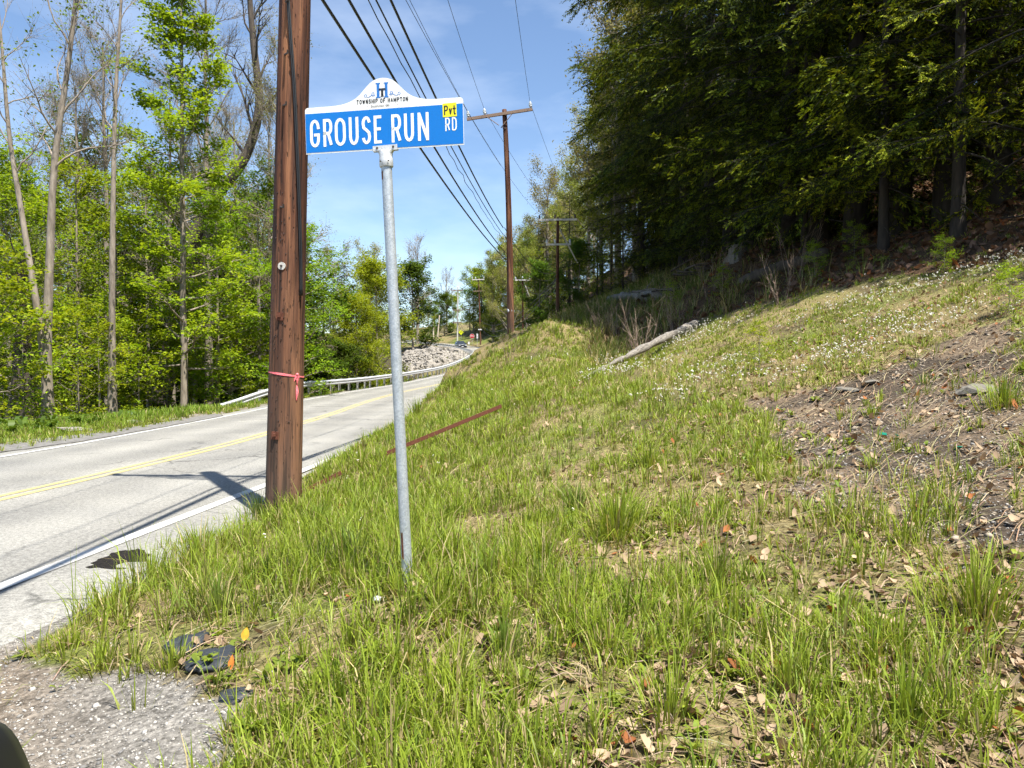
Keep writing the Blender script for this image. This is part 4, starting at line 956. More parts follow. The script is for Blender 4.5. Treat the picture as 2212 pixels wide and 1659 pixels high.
def b_warn(root, h):
    d = 0.54 * 1.15; pl = MB(); pl.prism([(0, h - d), (d, h), (0, h + d), (-d, h)], -0.02, 0.0); pl.build('plate', mat_plain('yellow green sign', (0.72, 0.78, 0.01), 0.4), root)
    mb = MB(); mb.tube([(0.0, -0.024, h + 0.26), (0.0, -0.03, h + 0.26)], 0.09, 8)
    mb.build('symbol_head', M['ink_black'], root)
    mb = MB(); ribbon(mb, [(-0.25, h - 0.12), (-0.12, h + 0.08), (0.1, h + 0.06), (0.24, h - 0.1)], 0.06, -0.024); ribbon(mb, [(-0.28, h - .15), (0.28, h - .15)], 0.05, -0.0245); mb.build('symbol', M['ink_black'], root)
post_sign('warning_sign', 996, 718, 184, 2.4, b_warn, 'yellow-green diamond warning sign left of the red stop sign', 'road sign')
def b_box(root, h):
    MB().box((0, -0.02, h), (0.42, 0.05, 0.55)).build('plate', M['sign_white'], root)
    MB().box((0, -0.05, h + 0.22), (0.30, 0.012, 0.04)).build('trim', M['ink_grey'], root)
post_sign('marker_sign', 1013, 741, 166, 0.75, b_box, 'small white square marker low beside the parked car', 'marker')
def b_long(root, h):
    MB().box((0, -0.02, h), (0.32, 0.05, 1.0)).build('plate', M['sign_white'], root); MB().box((0.02, -0.05, h - 0.1), (0.2, 0.012, 0.05)).build('trim', M['red_sign'], root)
post_sign('roadside_sign', 1031, 726, 159, 1.3, b_long, 'narrow white upright sign against the slender pole', 'road sign')

cpos = at(995, 752, 150)
car = empty('car', (cpos[0], cpos[1], cpos[2] - 0.1), (math.radians(2), 0, math.radians(14)), 'dark grey hatchback coming down the road behind the far guardrail', 'car')
M['car'] = mat_plain('dark grey car paint', (0.035, 0.04, 0.045), 0.25, 0.4); M['car_glass'] = mat_plain('car glass', (0.02, 0.025, 0.03), 0.06); M['tyre'] = mat_plain('tyre rubber', (0.015, 0.015, 0.015), 0.8)
M['lamp'] = mat_plain('lamp glass', (0.75, 0.77, 0.8), 0.1)
L_ = 4.5
sect = [  # y, half width, lower z, waist z, roof half width, roof z
    (-2.25, .70, .38, .62, .60, .66), (-2.1, .84, .28, .78, .74, .86), (-1.3, .90, .25, .92, .80, 1.00), (-0.85, .91, .25, .96, .74, 1.08), (-0.25, .91, .25, .97, .62, 1.46), (0.6, .91, .25, .98, .62, 1.52), (1.5, .90, .25, 1.0, .60, 1.45), (2.05, .86, .3, 1.0, .66, 1.15), (2.2, .78, .38, .95, .64, 1.0)]
rings = [[(-hw, y, lo), (hw, y, lo), (hw * 1.01, y, (lo + wz) / 2), (hw * .98, y, wz), (rw, y, rz), (-rw, y, rz), (-hw * .98, y, wz), (-hw * 1.01, y, (lo + wz) / 2)] for y, hw, lo, wz, rw, rz in sect]
mb = MB(); mb.ring_loft(rings); body = mb.build('body', M['car'], car); smooth_by_angle(body, 35)
def quad(name, pts, mat, parent): return MB().add(pts, [[0, 1, 2, 3]]).build(name, mat, parent)
quad('windscreen', [(-.70, -.84, 1.07), (.70, -.84, 1.07), (.58, -.30, 1.43), (-.58, -.30, 1.43)], M['car_glass'], car)
for s in (-1, 1):
    quad('side_window', [(s * .895, -.55, 1.0), (s * .895, 1.5, 1.04), (s * .66, 1.3, 1.42), (s * .68, -.15, 1.42)], M['car_glass'], car)
    mb = MB(); mb.box((s * .62, -2.20, .70), (.30, .12, .12)); mb.build('headlight', M['lamp'], car)
    mb = MB(); mb.box((s * .98, -.65, 1.02), (.18, .10, .13)); mb.build('door_mirror', M['car'], car)
    for y in (-1.4, 1.35):
        mb = MB(); mb.tube([(s * .72, y, .32), (s * .93, y, .32)], .32, 18); wl = mb.build('wheel', M['tyre'], car)
        MB().tube([(s * .925, y, .32), (s * .94, y, .32)], .2, 14).build('rim', M['alu'], wl)
MB().box((0, -2.24, .50), (1.0, .06, .16)).build('grille', M['ink_black'], car)
MB().box((0, -2.27, .42), (.42, .02, .11)).build('number_plate', M['sign_white'], car)

# ------------------------------------------------------------------ small things in the foreground
def bar(name, A, B, label, leg=0.045, th=0.006):
    A, B = np.array(A), np.array(B); d = B - A; ln = float(np.linalg.norm(d)); o = empty(name, tuple((A + B) / 2), (0, 0, 0), label, 'steel bar')
    o.rotation_euler = Vector(d).to_track_quat('X', 'Z').to_euler()
    MB().box((0, 0, 0), (ln, th, leg)).build('upright_flange', M['rust'], o); MB().box((0, leg / 2 - 0.0, -leg / 2 + 0.0), (ln * 0.998, leg, th)).build('flat_flange', M['rust'], o)
    return o
A = ground_at(836, 1000); A[2] += 0.13; B = at(1083, 877, A[1] + 1.5)
B[2] = max(B[2], gz(B[0], B[1]) + 0.15)
bar('angle_iron', A, B, 'long rusty angle iron lying across the grass behind the sign post', 0.055)
A = ground_at(640, 1084); B = ground_at(738, 1046); A[2] += 0.08; B[2] += 0.14
bar('angle_iron', A, B, 'short rusty bar half buried at the foot of the near utility pole', 0.05)
def blob_sheet(name, pts, mat, label, cat, lift=0.02, seed=1, amp=0.03):
    r = np.random.default_rng(seed); P = np.array([ground_at(*p) for p in pts]); c = P.mean(0); n = 28; a = np.linspace(0, 2 * np.pi, n, endpoint=False)
    ang = np.arctan2(P[:, 1] - c[1], P[:, 0] - c[0]); rad = np.hypot(P[:, 1] - c[1], P[:, 0] - c[0]); od = np.argsort(ang)
    rr_ = np.interp(a, np.concatenate([ang[od] - 2 * np.pi, ang[od], ang[od] + 2 * np.pi]), np.tile(rad[od], 3)) * r.uniform(0.88, 1.1, n)
    rings = []
    for q, zq in ((1.0, -0.01), (0.97, 0.012), (0.7, 0.02), (0.35, 0.026), (0.02, 0.028)):
        x = c[0] + rr_ * q * np.cos(a); y = c[1] + rr_ * q * np.sin(a); z = height(x, y) + lift + zq + (vnoise(x, y, 0.07, seed) - .5) * amp
        rings.append(np.column_stack([x - c[0], y - c[1], z - c[2]]))
    mb = MB(); mb.ring_loft(rings[::1]); o = mb.build(name, mat, None, True); o.location = tuple(c); return tag(o, label, cat)
blob_sheet('asphalt_slab', [(355, 1412), (375, 1390), (420, 1375), (442, 1378), (430, 1400), (385, 1424)], M['tar'], 'upper black broken slab poking through grass near the gravel', 'slab', seed=2)
blob_sheet('asphalt_slab', [(398, 1452), (425, 1425), (470, 1410), (505, 1420), (490, 1445), (440, 1460)], M['tar'], 'lower black broken slab edged with dead stalks near the gravel', 'slab', seed=3)
blob_sheet('asphalt_slab', [(480, 1505), (520, 1490), (545, 1500), (530, 1515)], M['tar'], 'small dark slab level with the gravel, left of the leaf litter', 'slab', 0.0, seed=4)
def stone(name, px, py, size, mat, label, seed, lift=0.0, cat='stone'):
    p = ground_at(px, py); me = rock_mesh(seed, 0.6); o = link(name, me, mat); o.location = (p[0], p[1], p[2] + lift); o.scale = size; o.rotation_euler = (0.1, 0.12, seed * 1.3); return tag(o, label, cat)
stone('stone', 2108, 850, (0.42, 0.3, 0.28), M['slate'], 'largest grey-tan stone beside a round grass tuft on the bare slope', 31, 0.04)
stone('stone', 1880, 832, (0.3, 0.22, 0.1), M['slate'], 'flat shaded stone at the upper edge of the bare slope', 32, 0.02)
stone('stone', 1830, 850, (0.34, 0.26, 0.12), M['slate'], 'second flat stone at the upper edge of the bare slope', 33, 0.02)
stone('limestone_slab', 170, 931, (1.2, 0.5, 0.25), M['stone'], 'long pale stone slab lying on the far verge at left', 34, 0.03)
stone('limestone_slab', 285, 914, (0.7, 0.5, 0.25), M['stone'], 'smaller pale stone on the far verge, nearer the guardrail end', 35, 0.03)
stone('litter_scrap', 815, 1303, (0.08, 0.05, 0.06), M['litter_white'], 'crumpled white scrap in the grass left of the sign post', 36, 0.02, 'litter')
for k, (px, py, lb) in enumerate(((1908, 945, 'left green glass shard on the bare slope'), (1942, 948, 'right green glass shard on the bare slope'), (2072, 975, 'dull green shard furthest right on the bare slope'))):
    p = ground_at(px, py); mb = MB(); q = 0.035; mb.prism([(-q, 0), (q * .8, -q * .3), (q, q * .6), (-q * .2, q)], -0.003, 0.003); o = mb.build('glass_shard', M['glass_green'], None); o.location = (p[0], p[1], p[2] + 0.02); o.rotation_euler = (-1.0, 0.3 * k, k); tag(o, lb, 'shard', 'green shards on the slope')
def yleaf(px, py, colr, label, rot):
    p = ground_at(px, py); V = []; n = 9
    for i in range(n):
        t = i / (n - 1); w = 0.020 * math.sin(math.pi * t ** 0.8) + 0.0004; z = 0.007 * math.sin(2.2 * t)
        V += [(-w, 0.07 * t, z + .004), (0, 0.07 * t, z), (w, 0.07 * t, z + .004)]
    F = []
    for i in range(n - 1): F += [[3 * i, 3 * i + 1, 3 * i + 4, 3 * i + 3], [3 * i + 1, 3 * i + 2, 3 * i + 5, 3 * i + 4]]
    o = MB().add(V, F).build('leaf', mat_plain(label, colr, 0.5, 0, (colr[0] * .8, colr[1] * .6, colr[2]), 0.1, 60), None, True); o.location = (p[0], p[1], p[2] + 0.05); o.rotation_euler = rot; tag(o, label, 'leaf')
yleaf(527, 1405, (0.55, 0.36, 0.02), 'yellow leaf standing upright in the grass near the black slabs', (1.2, 0.2, 0.2))
yleaf(500, 1470, (0.55, 0.20, 0.02), 'orange leaf lying by the gravel edge below the yellow leaf', (1.0, -0.3, -0.4))
def log(name, A, B, r0, r1, label, mat=None, seed=1, cat='log', bend=0.1):
    A, B = np.array(A, float), np.array(B, float); c = (A + B) / 2; d = B - A; ln = np.linalg.norm(d); rng = np.random.default_rng(seed)
    n = 40; P = np.zeros((n, 3)); P[:, 0] = np.linspace(-ln / 2, ln / 2, n); P[:, 2] = bend * r0 * np.sin(np.linspace(0, 5, n)); P[:, 1] = bend * r0 * np.cos(np.linspace(0, 4, n))
    r = np.linspace(r0, r1, n) * rng.uniform(0.8, 1.15, n) * (1 - .8 * np.exp(-np.arange(n) / 2.5)) * (1 - .45 * np.exp(-np.arange(n)[::-1] / 1.2)); V, F = tube_np(P, r, 12); V = V * (1 + ((vnoise(V[:, 0] * 1.5 + V[:, 1] * 12, V[:, 2] * 12 + 3, 1, seed) - .5) * .5 + (vnoise(V[:, 0] * 5, np.arctan2(V[:, 2], V[:, 1]) * 2, 1, seed + 1) - .5) * .45)[:, None] * np.array([0, 1, 1]))
    mb = MB(); mb.add(V, F.tolist() + [list(range(12))[::-1], list(range(len(V) - 12, len(V)))])
    root = empty(name, tuple(c), (0, 0, 0), label, cat); root.rotation_euler = Vector(d).to_track_quat('X', 'Z').to_euler(); mb.build('trunk', mat or M['log'], root, True)
    for q in range(3):
        x = rng.uniform(-.3, .4) * ln; a = rng.uniform(0.3, 2.8); MB().tube([(x, 0, 0), (x + .1, r0 * 1.3 * math.cos(a), r0 * 1.3 * math.sin(a)), (x + .25, r0 * 2.2 * math.cos(a), r0 * 2.4 * math.sin(a))], [r0 * .25, r0 * .18, r0 * .07], 6).build('branch_stub', mat or M['log'], root)
    return root
A = ground_at(1258, 818); B = ground_at(1508, 700); A[2] += .0; B[2] += .06
log('fallen_log', A, B, 0.045, 0.115, 'long pale weathered log sloping up along the ditch', seed=2)
A = ground_at(1310, 655); B = ground_at(1430, 650); A[2] += .2; B[2] += .2
log('fallen_log', A, B, 0.20, 0.26, 'dark short log in the shade above the ditch, left of the dead branches', seed=3)
A = ground_at(1590, 625); B = ground_at(1790, 560); A[2] += .15; B[2] += .2
log('fallen_log', A, B, 0.15, 0.20, 'brown log lying in shaded leaf litter below the hemlocks', M['bark_dark'], seed=4)
st_ = ground_at(1588, 556); root = empty('tree_stump', tuple(st_), (0, 0, 0), 'broken grey stump at the edge of the dark woods', 'stump')
th = np.linspace(0, 2 * np.pi, 16, endpoint=False); rng = np.random.default_rng(3)
rings = [np.column_stack([r * (1 + .18 * np.sin(3 * th + k)) * np.cos(th), r * (1 + .18 * np.sin(3 * th + k)) * np.sin(th), z + (rng.uniform(0, .22, 16) if z > .25 else np.zeros(16))]) for k, (z, r) in enumerate(((-.3, .42), (0, .30), (.14, .25), (.3, .24)))]
mb = MB(); mb.ring_loft(rings, caps=False); mb.build('shell', M['log'], root)
MB().tube([(0, 0, -.2), (0, 0, .25)], .21, 12).build('core', M['bark_dark'], root)

# wing mirror of the car the picture was taken from, at the lower left corner
M['mirror_black'] = mat_plain('black mirror housing', (0.006, 0.006, 0.007), 0.5)
mc = at(-168, 1772, 0.72)
wm = empty('wing_mirror', tuple(mc), (0, -0.38, 0), 'black car wing mirror just entering the lower left corner', 'wing mirror')
mb = MB(); rings = []
for k, (y, s) in enumerate(((-0.05, .75), (-0.04, .96), (0, 1), (0.05, .92), (0.085, .66), (0.1, .3))):
    rings.append([(0.075 * s * np.sign(math.cos(t)) * abs(math.cos(t)) ** .7, y, 0.085 * s * np.sign(math.sin(t)) * abs(math.sin(t)) ** .7) for t in np.linspace(0, 2 * np.pi, 28, endpoint=False)])
mb.ring_loft(rings); mb.build('housing', M['mirror_black'], wm, True)
MB().add([(-.062, -.0505, -.055), (.062, -.0505, -.055), (.062, -.0505, .055), (-.062, -.0505, .055)], [[0, 1, 2, 3]]).build('glass', mat_plain('mirror glass', (.6, .62, .65), .03, 1.0), wm)
MB().tube([(-.04, .02, -.07), (-.10, .0, -.16), (-.16, -.05, -.24)], [.03, .028, .035], 10).build('arm', M['mirror_black'], wm, True)

# ------------------------------------------------------------------ growing trees
def unit(v): return v / (np.linalg.norm(v) + 1e-9)
def wander(rng, p, d, length, n, jit, up):
    P = [p]; d = unit(np.array(d, float)); st = length / (n - 1)
    for k in range(n - 1):
        d = unit(d + rng.normal(0, jit, 3) + np.array([0, 0, up])); P.append(P[-1] + d * st)
    return np.array(P)
def leaf_mesh(name, Cn, rng, size, cols, tilt=0.5, aspect=0.62, fold=0.18, droop=0.25):
    """folded leaf blades: Cn (n,3) positions; cols (n,3)"""
    n = len(Cn); az = rng.uniform(0, 2 * np.pi, n); s = size * rng.uniform(0.45, 1.35, n)
    nz = np.column_stack([rng.normal(0, tilt, n), rng.normal(0, tilt, n), np.ones(n)]); nz /= np.linalg.norm(nz, axis=1)[:, None]
    ax = np.column_stack([np.cos(az), np.sin(az), -droop * np.ones(n)]); ax -= nz * (ax * nz).sum(1)[:, None]; ax /= np.linalg.norm(ax, axis=1)[:, None]
    sd = np.cross(nz, ax)
    b = Cn - ax * s[:, None] * .5; t = Cn + ax * s[:, None] * .5; m = Cn - ax * s[:, None] * 0.05
    l = m + sd * (s * aspect * .5)[:, None] + nz * (s * fold)[:, None]; r = m - sd * (s * aspect * .5)[:, None] + nz * (s * fold)[:, None]
    V = np.stack([b, r, t, l], 1).reshape(-1, 3); i = 4 * np.arange(n)
    F = np.concatenate([np.stack([i, i + 1, i + 2], 1), np.stack([i, i + 2, i + 3], 1)])
    return np_mesh(name, V, F, np.repeat(cols, 4, 0))
def mixcol(rng, n, a, b, jit=0.12):
    t = rng.random((n, 1)); c = np.array(a) * (1 - t) + np.array(b) * t
    return np.clip(c * rng.uniform(1 - jit, 1 + jit, (n, 1)) * rng.uniform(1 - jit / 2, 1 + jit / 2, (n, 3)), 0.002, 1)
def grow(seed, trunk, r0, crown_lo, length, n_limb, el, n_sub, n_twig, up=0.05, jit=0.13, taper=0.8, twig_len=0.55, r_min=0.006, sides=9, forks=()):
    rng = np.random.default_rng(seed); W_ = Wood(); anchors = []; dirs = []
    stems = [(np.array(trunk, float), r0)] + [(np.array(f, float), fr) for f, fr in forks]
    for st, rr0 in stems:
        sl = arclen(st); t_ = sl / sl[-1]; rad = rr0 * (1 - taper * t_) * (1 + 0.35 * np.exp(-t_ * 30) * (rr0 == r0)); W_.tube(st, rad, sides)
        nl = max(3, int(n_limb * (1.0 if rr0 == r0 else 0.6)))
        for i in range(nl):
            t = crown_lo + (1 - crown_lo) * ((i + rng.random()) / nl); t = min(t, 0.985)
            p = np.array([np.interp(t, t_, st[:, k]) for k in range(3)]); az = i * 2.399 + rng.normal(0, .4)
            L1 = length(t) * rng.uniform(.65, 1.2); e = math.radians(el(t) + rng.normal(0, 9))
            d = np.array([math.cos(az) * math.cos(e), math.sin(az) * math.cos(e), math.sin(e)])
            lp = wander(rng, p, d, L1, 7, jit, up); lr = max(rr0 * (1 - taper * t) * .42, r_min * 2); W_.tube(lp, np.linspace(lr, r_min, 7), 5)
            ls = arclen(lp) / L1
            for j in range(n_sub + 1):
                if j == n_sub: q = lp[-3:]; sp_ = q; L2 = L1 * .3
                else:
                    u = rng.uniform(.22, 1); p2_ = np.array([np.interp(u, ls, lp[:, k]) for k in range(3)]); dd = lp[min(int(u * 6) + 1, 6)] - lp[min(int(u * 6), 5)]
                    sd = np.cross(unit(dd), [0, 0, 1]); d2 = unit(unit(dd) + sd * rng.choice([-1, 1]) * rng.uniform(.5, 1.2) + np.array([0, 0, rng.normal(.05, .25)]))
                    L2 = L1 * rng.uniform(.3, .5) * (1.15 - u * .6); sp_ = wander(rng, p2_, d2, L2, 5, jit * 1.2, up); W_.tube(sp_, np.linspace(max(lr * .4, r_min), r_min * .7, 5), 4)
                for k in range(n_twig):
                    u = rng.uniform(.15, 1); qi = min(int(u * (len(sp_) - 1)), len(sp_) - 2); p3_ = sp_[qi] + (sp_[qi + 1] - sp_[qi]) * rng.random(); dd = unit(sp_[qi + 1] - sp_[qi])
                    d3 = unit(dd + rng.normal(0, .65, 3) * np.array([1, 1, .55]) + np.array([0, 0, .1])); L3 = twig_len * rng.uniform(.5, 1.3)
                    tp = wander(rng, p3_, d3, L3, 3, jit, up); W_.tube(tp, [r_min * .7, r_min * .5, r_min * .3], 3)
                    anchors += [tp[1], tp[2]]
    return W_, np.array(anchors), rng
def trunk_line(rng, H, bend=0.03, n=12, lean=(0, 0)):
    z = np.linspace(-0.5, H, n); x = np.cumsum(rng.normal(0, bend, n)) * H / n * .6; y = np.cumsum(rng.normal(0, bend, n)) * H / n * .6; x -= x[1]; y -= y[1]
    return np.column_stack([x + lean[0] * z, y + lean[1] * z, z])
def foliage(anc, rng, per, sx, sz, size, a, b, tilt=.5, jit=.15, clump=0.0, keep=1.0):
    if keep < 1: anc = anc[rng.random(len(anc)) < keep]
    P = np.repeat(anc, per, 0); n = len(P)
    P = P + np.column_stack([rng.normal(0, sx, n), rng.normal(0, sx, n), rng.normal(0, sz, n)])
    tone = np.repeat(rng.random(len(anc)), per)[:, None]
    c = np.array(a) * (1 - tone) + np.array(b) * tone; c = c * rng.uniform(1 - jit, 1 + jit, (n, 1))
    return leaf_mesh('crown', P, rng, size, np.clip(c, .002, 1), tilt=tilt)

MAPLE_A, MAPLE_B = (0.150, 0.245, 0.012), (0.310, 0.390, 0.020)
PROTO = {}
def proto(key, wood, leaves, wmat): PROTO[key] = (wood, leaves, wmat); wood.materials.append(wmat); leaves.materials.append(M['leaf'])
def maple(key, seed, H, r0, lo, lmax, nl, size=.13, a=MAPLE_A, b=MAPLE_B, per=6, shape=None, wmat=None, ns=5, nt=3, el=None, bend=.03, lean=(0, 0), keep=1.0, sx=.2, sz=.06):
    rng = np.random.default_rng(seed); tr = trunk_line(rng, H, bend, lean=lean)
    shape = shape or (lambda t: lmax * (0.35 + 0.9 * math.sin(math.pi * min(1, (t - lo) / (1 - lo) * .85 + .12))))
    W_, anc, rng = grow(seed, tr, r0, lo, shape, nl, el or (lambda t: 8 + 45 * t * t), ns, nt)
    lv = foliage(anc, rng, per + 2, sx, sz, size * 1.08, a, b, keep=keep, tilt=.45)
    proto(key, W_.mesh('trunk'), lv, wmat or M['bark_grey'])
maple('maple_tall', 1, 20.5, .17, .13, 2.7, 58, .165, per=9, shape=lambda t: 3.0 * (1.0 - .62 * t) + .4, ns=5, nt=3)
maple('maple_a', 2, 12.5, .13, .16, 2.9, 30, .15, per=6)
maple('maple_b', 3, 10.5, .12, .10, 2.7, 28, .145, a=(0.11, 0.195, 0.010), b=(0.25, 0.335, 0.016), per=6)
maple('maple_c', 4, 14.5, .16, .2, 3.1, 32, .15, a=(0.07, 0.125, 0.010), b=(0.17, 0.225, 0.014), per=6)  # leaf colours lowered to stand in for shade between the trees
maple('sapling', 5, 4.6, .045, .12, 1.55, 18, .14, a=(0.16, 0.255, 0.010), b=(0.34, 0.41, 0.02), per=4, ns=3, nt=3, sx=.16, sz=.05)
maple('olive_tree', 6, 13, .16, .06, 4.2, 40, .21, a=(0.16, 0.215, 0.012), b=(0.30, 0.345, 0.022), per=10, ns=5, nt=3, sx=.35, sz=.2, el=lambda t: 20 + 45 * t)
maple('green_round', 7, 10, .14, .05, 3.6, 30, .28, a=(0.045, 0.085, 0.012), b=(0.10, 0.16, 0.018), per=8, ns=5, nt=3, sx=.35, sz=.25, el=lambda t: 20 + 45 * t)
def bare(key, seed, H, r0, lo, lmax, nl, ns=7, nt=5, bud=.06, a=(0.20, 0.175, 0.075), b=(0.25, 0.235, 0.11), per=2, keep=.75, wmat=None, bend=.035, el=None, trunk=None, forks=(), rmin=.010, twl=.9, sx=.12):
    rng = np.random.default_rng(seed); tr = trunk_line(rng, H, bend) if trunk is None else trunk
    W_, anc, rng = grow(seed, tr, r0, lo, lambda t: lmax * (1.05 - .55 * t), nl, el or (lambda t: 38 + 25 * t), ns, nt, up=.06, jit=.16, twig_len=twl, r_min=rmin, forks=forks)
    lv = foliage(anc, rng, per, sx, sx, bud, a, b, tilt=1.0, keep=keep)
    proto(key, W_.mesh('trunk'), lv, wmat or M['bark_twig'])
bare('bare_a', 11, 23, .24, .32, 5.0, 34, ns=8, nt=6)
bare('bare_b', 12, 20, .20, .28, 4.2, 34, ns=8, nt=6, a=(0.17, 0.18, 0.055), b=(0.24, 0.26, 0.08), bud=.09, keep=.9)
bare('bare_hill', 13, 18, .24, .2, 5.2, 28, bud=.17, a=(0.22, 0.20, 0.07), b=(0.30, 0.285, 0.11), per=5, keep=.85, rmin=.014, sx=.22)
bare('bare_leafy', 14, 17, .22, .18, 4.6, 30, bud=.17, a=(0.16, 0.185, 0.03), b=(0.26, 0.28, 0.06), per=7, keep=.95, rmin=.013, sx=.24)
bare('oak_bare', 15, 17, .34, .28, 7.0, 22, ns=8, nt=6, bud=.10, a=(0.24, 0.20, 0.12), b=(0.29, 0.25, 0.16), per=1, keep=.7, rmin=.018, twl=1.3)

# hemlocks: flat drooping sprays set round a straight trunk
def spray(seed, L, a, b, tipc, dense=1.0, cs=1.0):
    """one bough along +x: returns twig tubes, leaf cards (pos, axis, normal, size, colour)"""
    rng = np.random.default_rng(seed); n = 12; x = np.linspace(0, L, n); y = np.cumsum(rng.normal(0, .03, n)) * L * .4; z = -.20 * L * (x / L) ** 1.8 + .05 * L * (x / L)
    main = np.column_stack([x, y, z]); tubes = [(main, np.linspace(.022 + .004 * L, .004, n), 4)]; P = []; AX = []; TIP = []
    m = int(L * 10.5 * dense)
    for i in range(m):
        u = rng.uniform(.14, 1.0); p = np.array([np.interp(u * L, x, main[:, k]) for k in range(3)]); s = 1 if i % 2 else -1
        l2 = (0.30 + .62 * math.sin(math.pi * min(1, .25 + .75 * (1 - u)))) * L * .27 * rng.uniform(.5, 1.2); a2 = s * math.radians(rng.uniform(42, 68)) * (1 - .45 * u)
        d = np.array([math.cos(a2), math.sin(a2), rng.normal(-.38, .28)]); q = wander(rng, p, d, l2, 5, .07, -.035); tubes.append((q, np.linspace(.007, .0025, 5), 3))
        k = max(3, int(l2 / (.055 * cs))); ts = np.linspace(.12, 1.0, k)
        for t in ts:
            pp_ = np.array([np.interp(t, np.linspace(0, 1, 5), q[:, c]) for c in range(3)])
            for s2 in (-1, 1):
                a3 = a2 + s2 * math.radians(rng.uniform(30, 62)); P.append(pp_); AX.append((math.cos(a3), math.sin(a3), rng.normal(-.40, .32))); TIP.append(t > .72 or rng.random() < .12)
    P = np.array(P); AX = np.array(AX); AX /= np.linalg.norm(AX, axis=1)[:, None]; TIP = np.array(TIP); n = len(P)
    s = rng.uniform(.075, .150, n) * cs; nz = np.column_stack([rng.normal(0, .6, n), rng.normal(0, .6, n), np.ones(n)]); sd = np.cross(nz, AX); sd /= np.linalg.norm(sd, axis=1)[:, None]
    w = s * rng.uniform(.12, .19, n); b0 = P; t0 = P + AX * s[:, None]; mm = P + AX * (s * .55)[:, None]
    V = np.stack([b0, mm - sd * w[:, None], t0, mm + sd * w[:, None]], 1)
    col = mixcol(rng, n, a, b, .2); tcol = mixcol(rng, n, tipc[0], tipc[1], .15); col = np.where(TIP[:, None], tcol, col)
    return tubes, V, col
def hemlock(key, seed, H, r0, lo, Lmax, n_br, tip_frac, a=(0.018, 0.029, 0.008), b=(0.038, 0.054, 0.012), tips=((0.065, 0.090, 0.011), (0.125, 0.150, 0.015)), dense=1.0, shape=None, dead=6, cs=1.0):
    rng = np.random.default_rng(seed); W_ = Wood(); tr = trunk_line(rng, H, .012); sl = (tr[:, 2] + .5) / (H + .5); W_.tube(tr, r0 * (1 - .9 * sl) * (1 + .3 * np.exp(-sl * 40)), 10)
    T = [spray(seed * 10 + k, L, a, b, tips, dense, cs) for k, L in enumerate((Lmax, Lmax * .85, Lmax * .7, Lmax * .45))]; Ls = [Lmax, Lmax * .85, Lmax * .7, Lmax * .45]
    LV = []; LC = []
    for i in range(n_br):
        t = lo + (1 - lo) * ((i + rng.random() * .8) / n_br) ** 1.0; L = Lmax * ((shape(t)) if shape else (1.0 - .85 * (t - lo) / (1 - lo)) ** .8) * rng.uniform(.7, 1.1); k = int(np.argmin([abs(L - q) for q in Ls])); sc_ = L / Ls[k]
        az = i * 2.399 + rng.normal(0, .3); el = math.radians(rng.normal(6 - 16 * (1 - t), 8)); ro = rng.normal(0, .4)
        Mx = np.array((Matrix.Rotation(az, 3, 'Z') @ Matrix.Rotation(-el, 3, 'Y') @ Matrix.Rotation(ro, 3, 'X')))
        p = np.array([np.interp(t * H, tr[:, 2], tr[:, c]) for c in range(3)]); tubes, V, col = T[k]
        for ti, (q, r, sd) in enumerate(tubes):
            if ti == 0 or (ti % 3 == 0): W_.tube((q * sc_) @ Mx.T + p, r, sd)
        LV.append(((V.reshape(-1, 3) * sc_) @ Mx.T + p)); LC.append(np.repeat(col * rng.uniform(.75, 1.2), 4, 0))
    for i in range(dead):                                 # bare dead boughs low on the trunk
        z = rng.uniform(.03, lo + .12) * H; az = rng.uniform(0, 6.28); q = wander(rng, np.array([0, 0, z]), (math.cos(az), math.sin(az), -.15), rng.uniform(1.2, 2.6), 6, .1, -.03); W_.tube(q, np.linspace(.025, .004, 6), 4)
        for k in range(4):
            j = rng.integers(2, 5); e = wander(rng, q[j], q[j] - q[j - 1] + rng.normal(0, .2, 3), .6, 3, .15, 0); W_.tube(e, [.008, .005, .002], 3)
    V = np.concatenate(LV); Cc = np.concatenate(LC); i = 4 * np.arange(len(V) // 4)
    F = np.concatenate([np.stack([i, i + 1, i + 2], 1), np.stack([i, i + 2, i + 3], 1)])
    lv = np_mesh('crown', V, F, Cc); wd = W_.mesh('trunk'); lv.materials.append(M['needle']); wd.materials.append(M['bark_hemlock']); PROTO[key] = (wd, lv, M['bark_hemlock'])
hemlock('hemlock_a', 21, 22, .30, .02, 4.9, 100, .2, shape=lambda t: .62 + .5 * math.sin(math.pi * min(1, t * 1.1)) if t < .5 else 1.08 * (1 - t) ** .6 + .12)
hemlock('hemlock_b', 22, 19, .26, .075, 4.4, 96, .2, tips=((0.095, 0.130, 0.012), (0.19, 0.225, 0.016)))
hemlock('hemlock_lit', 23, 16, .20, .12, 4.0, 64, .5, a=(0.028, 0.042, 0.008), b=(0.055, 0.072, 0.012), tips=((0.15, 0.195, 0.012), (0.29, 0.325, 0.018)), dense=1.0)  # brighter needle colours than the other hemlocks, sunlight put into the tint
hemlock('hemlock_far', 24, 20, .28, .03, 4.6, 84, .2, a=(0.020, 0.032, 0.009), b=(0.042, 0.058, 0.013), tips=((0.05, 0.068, 0.012), (0.085, 0.10, 0.015)), dense=.55, cs=2.6)

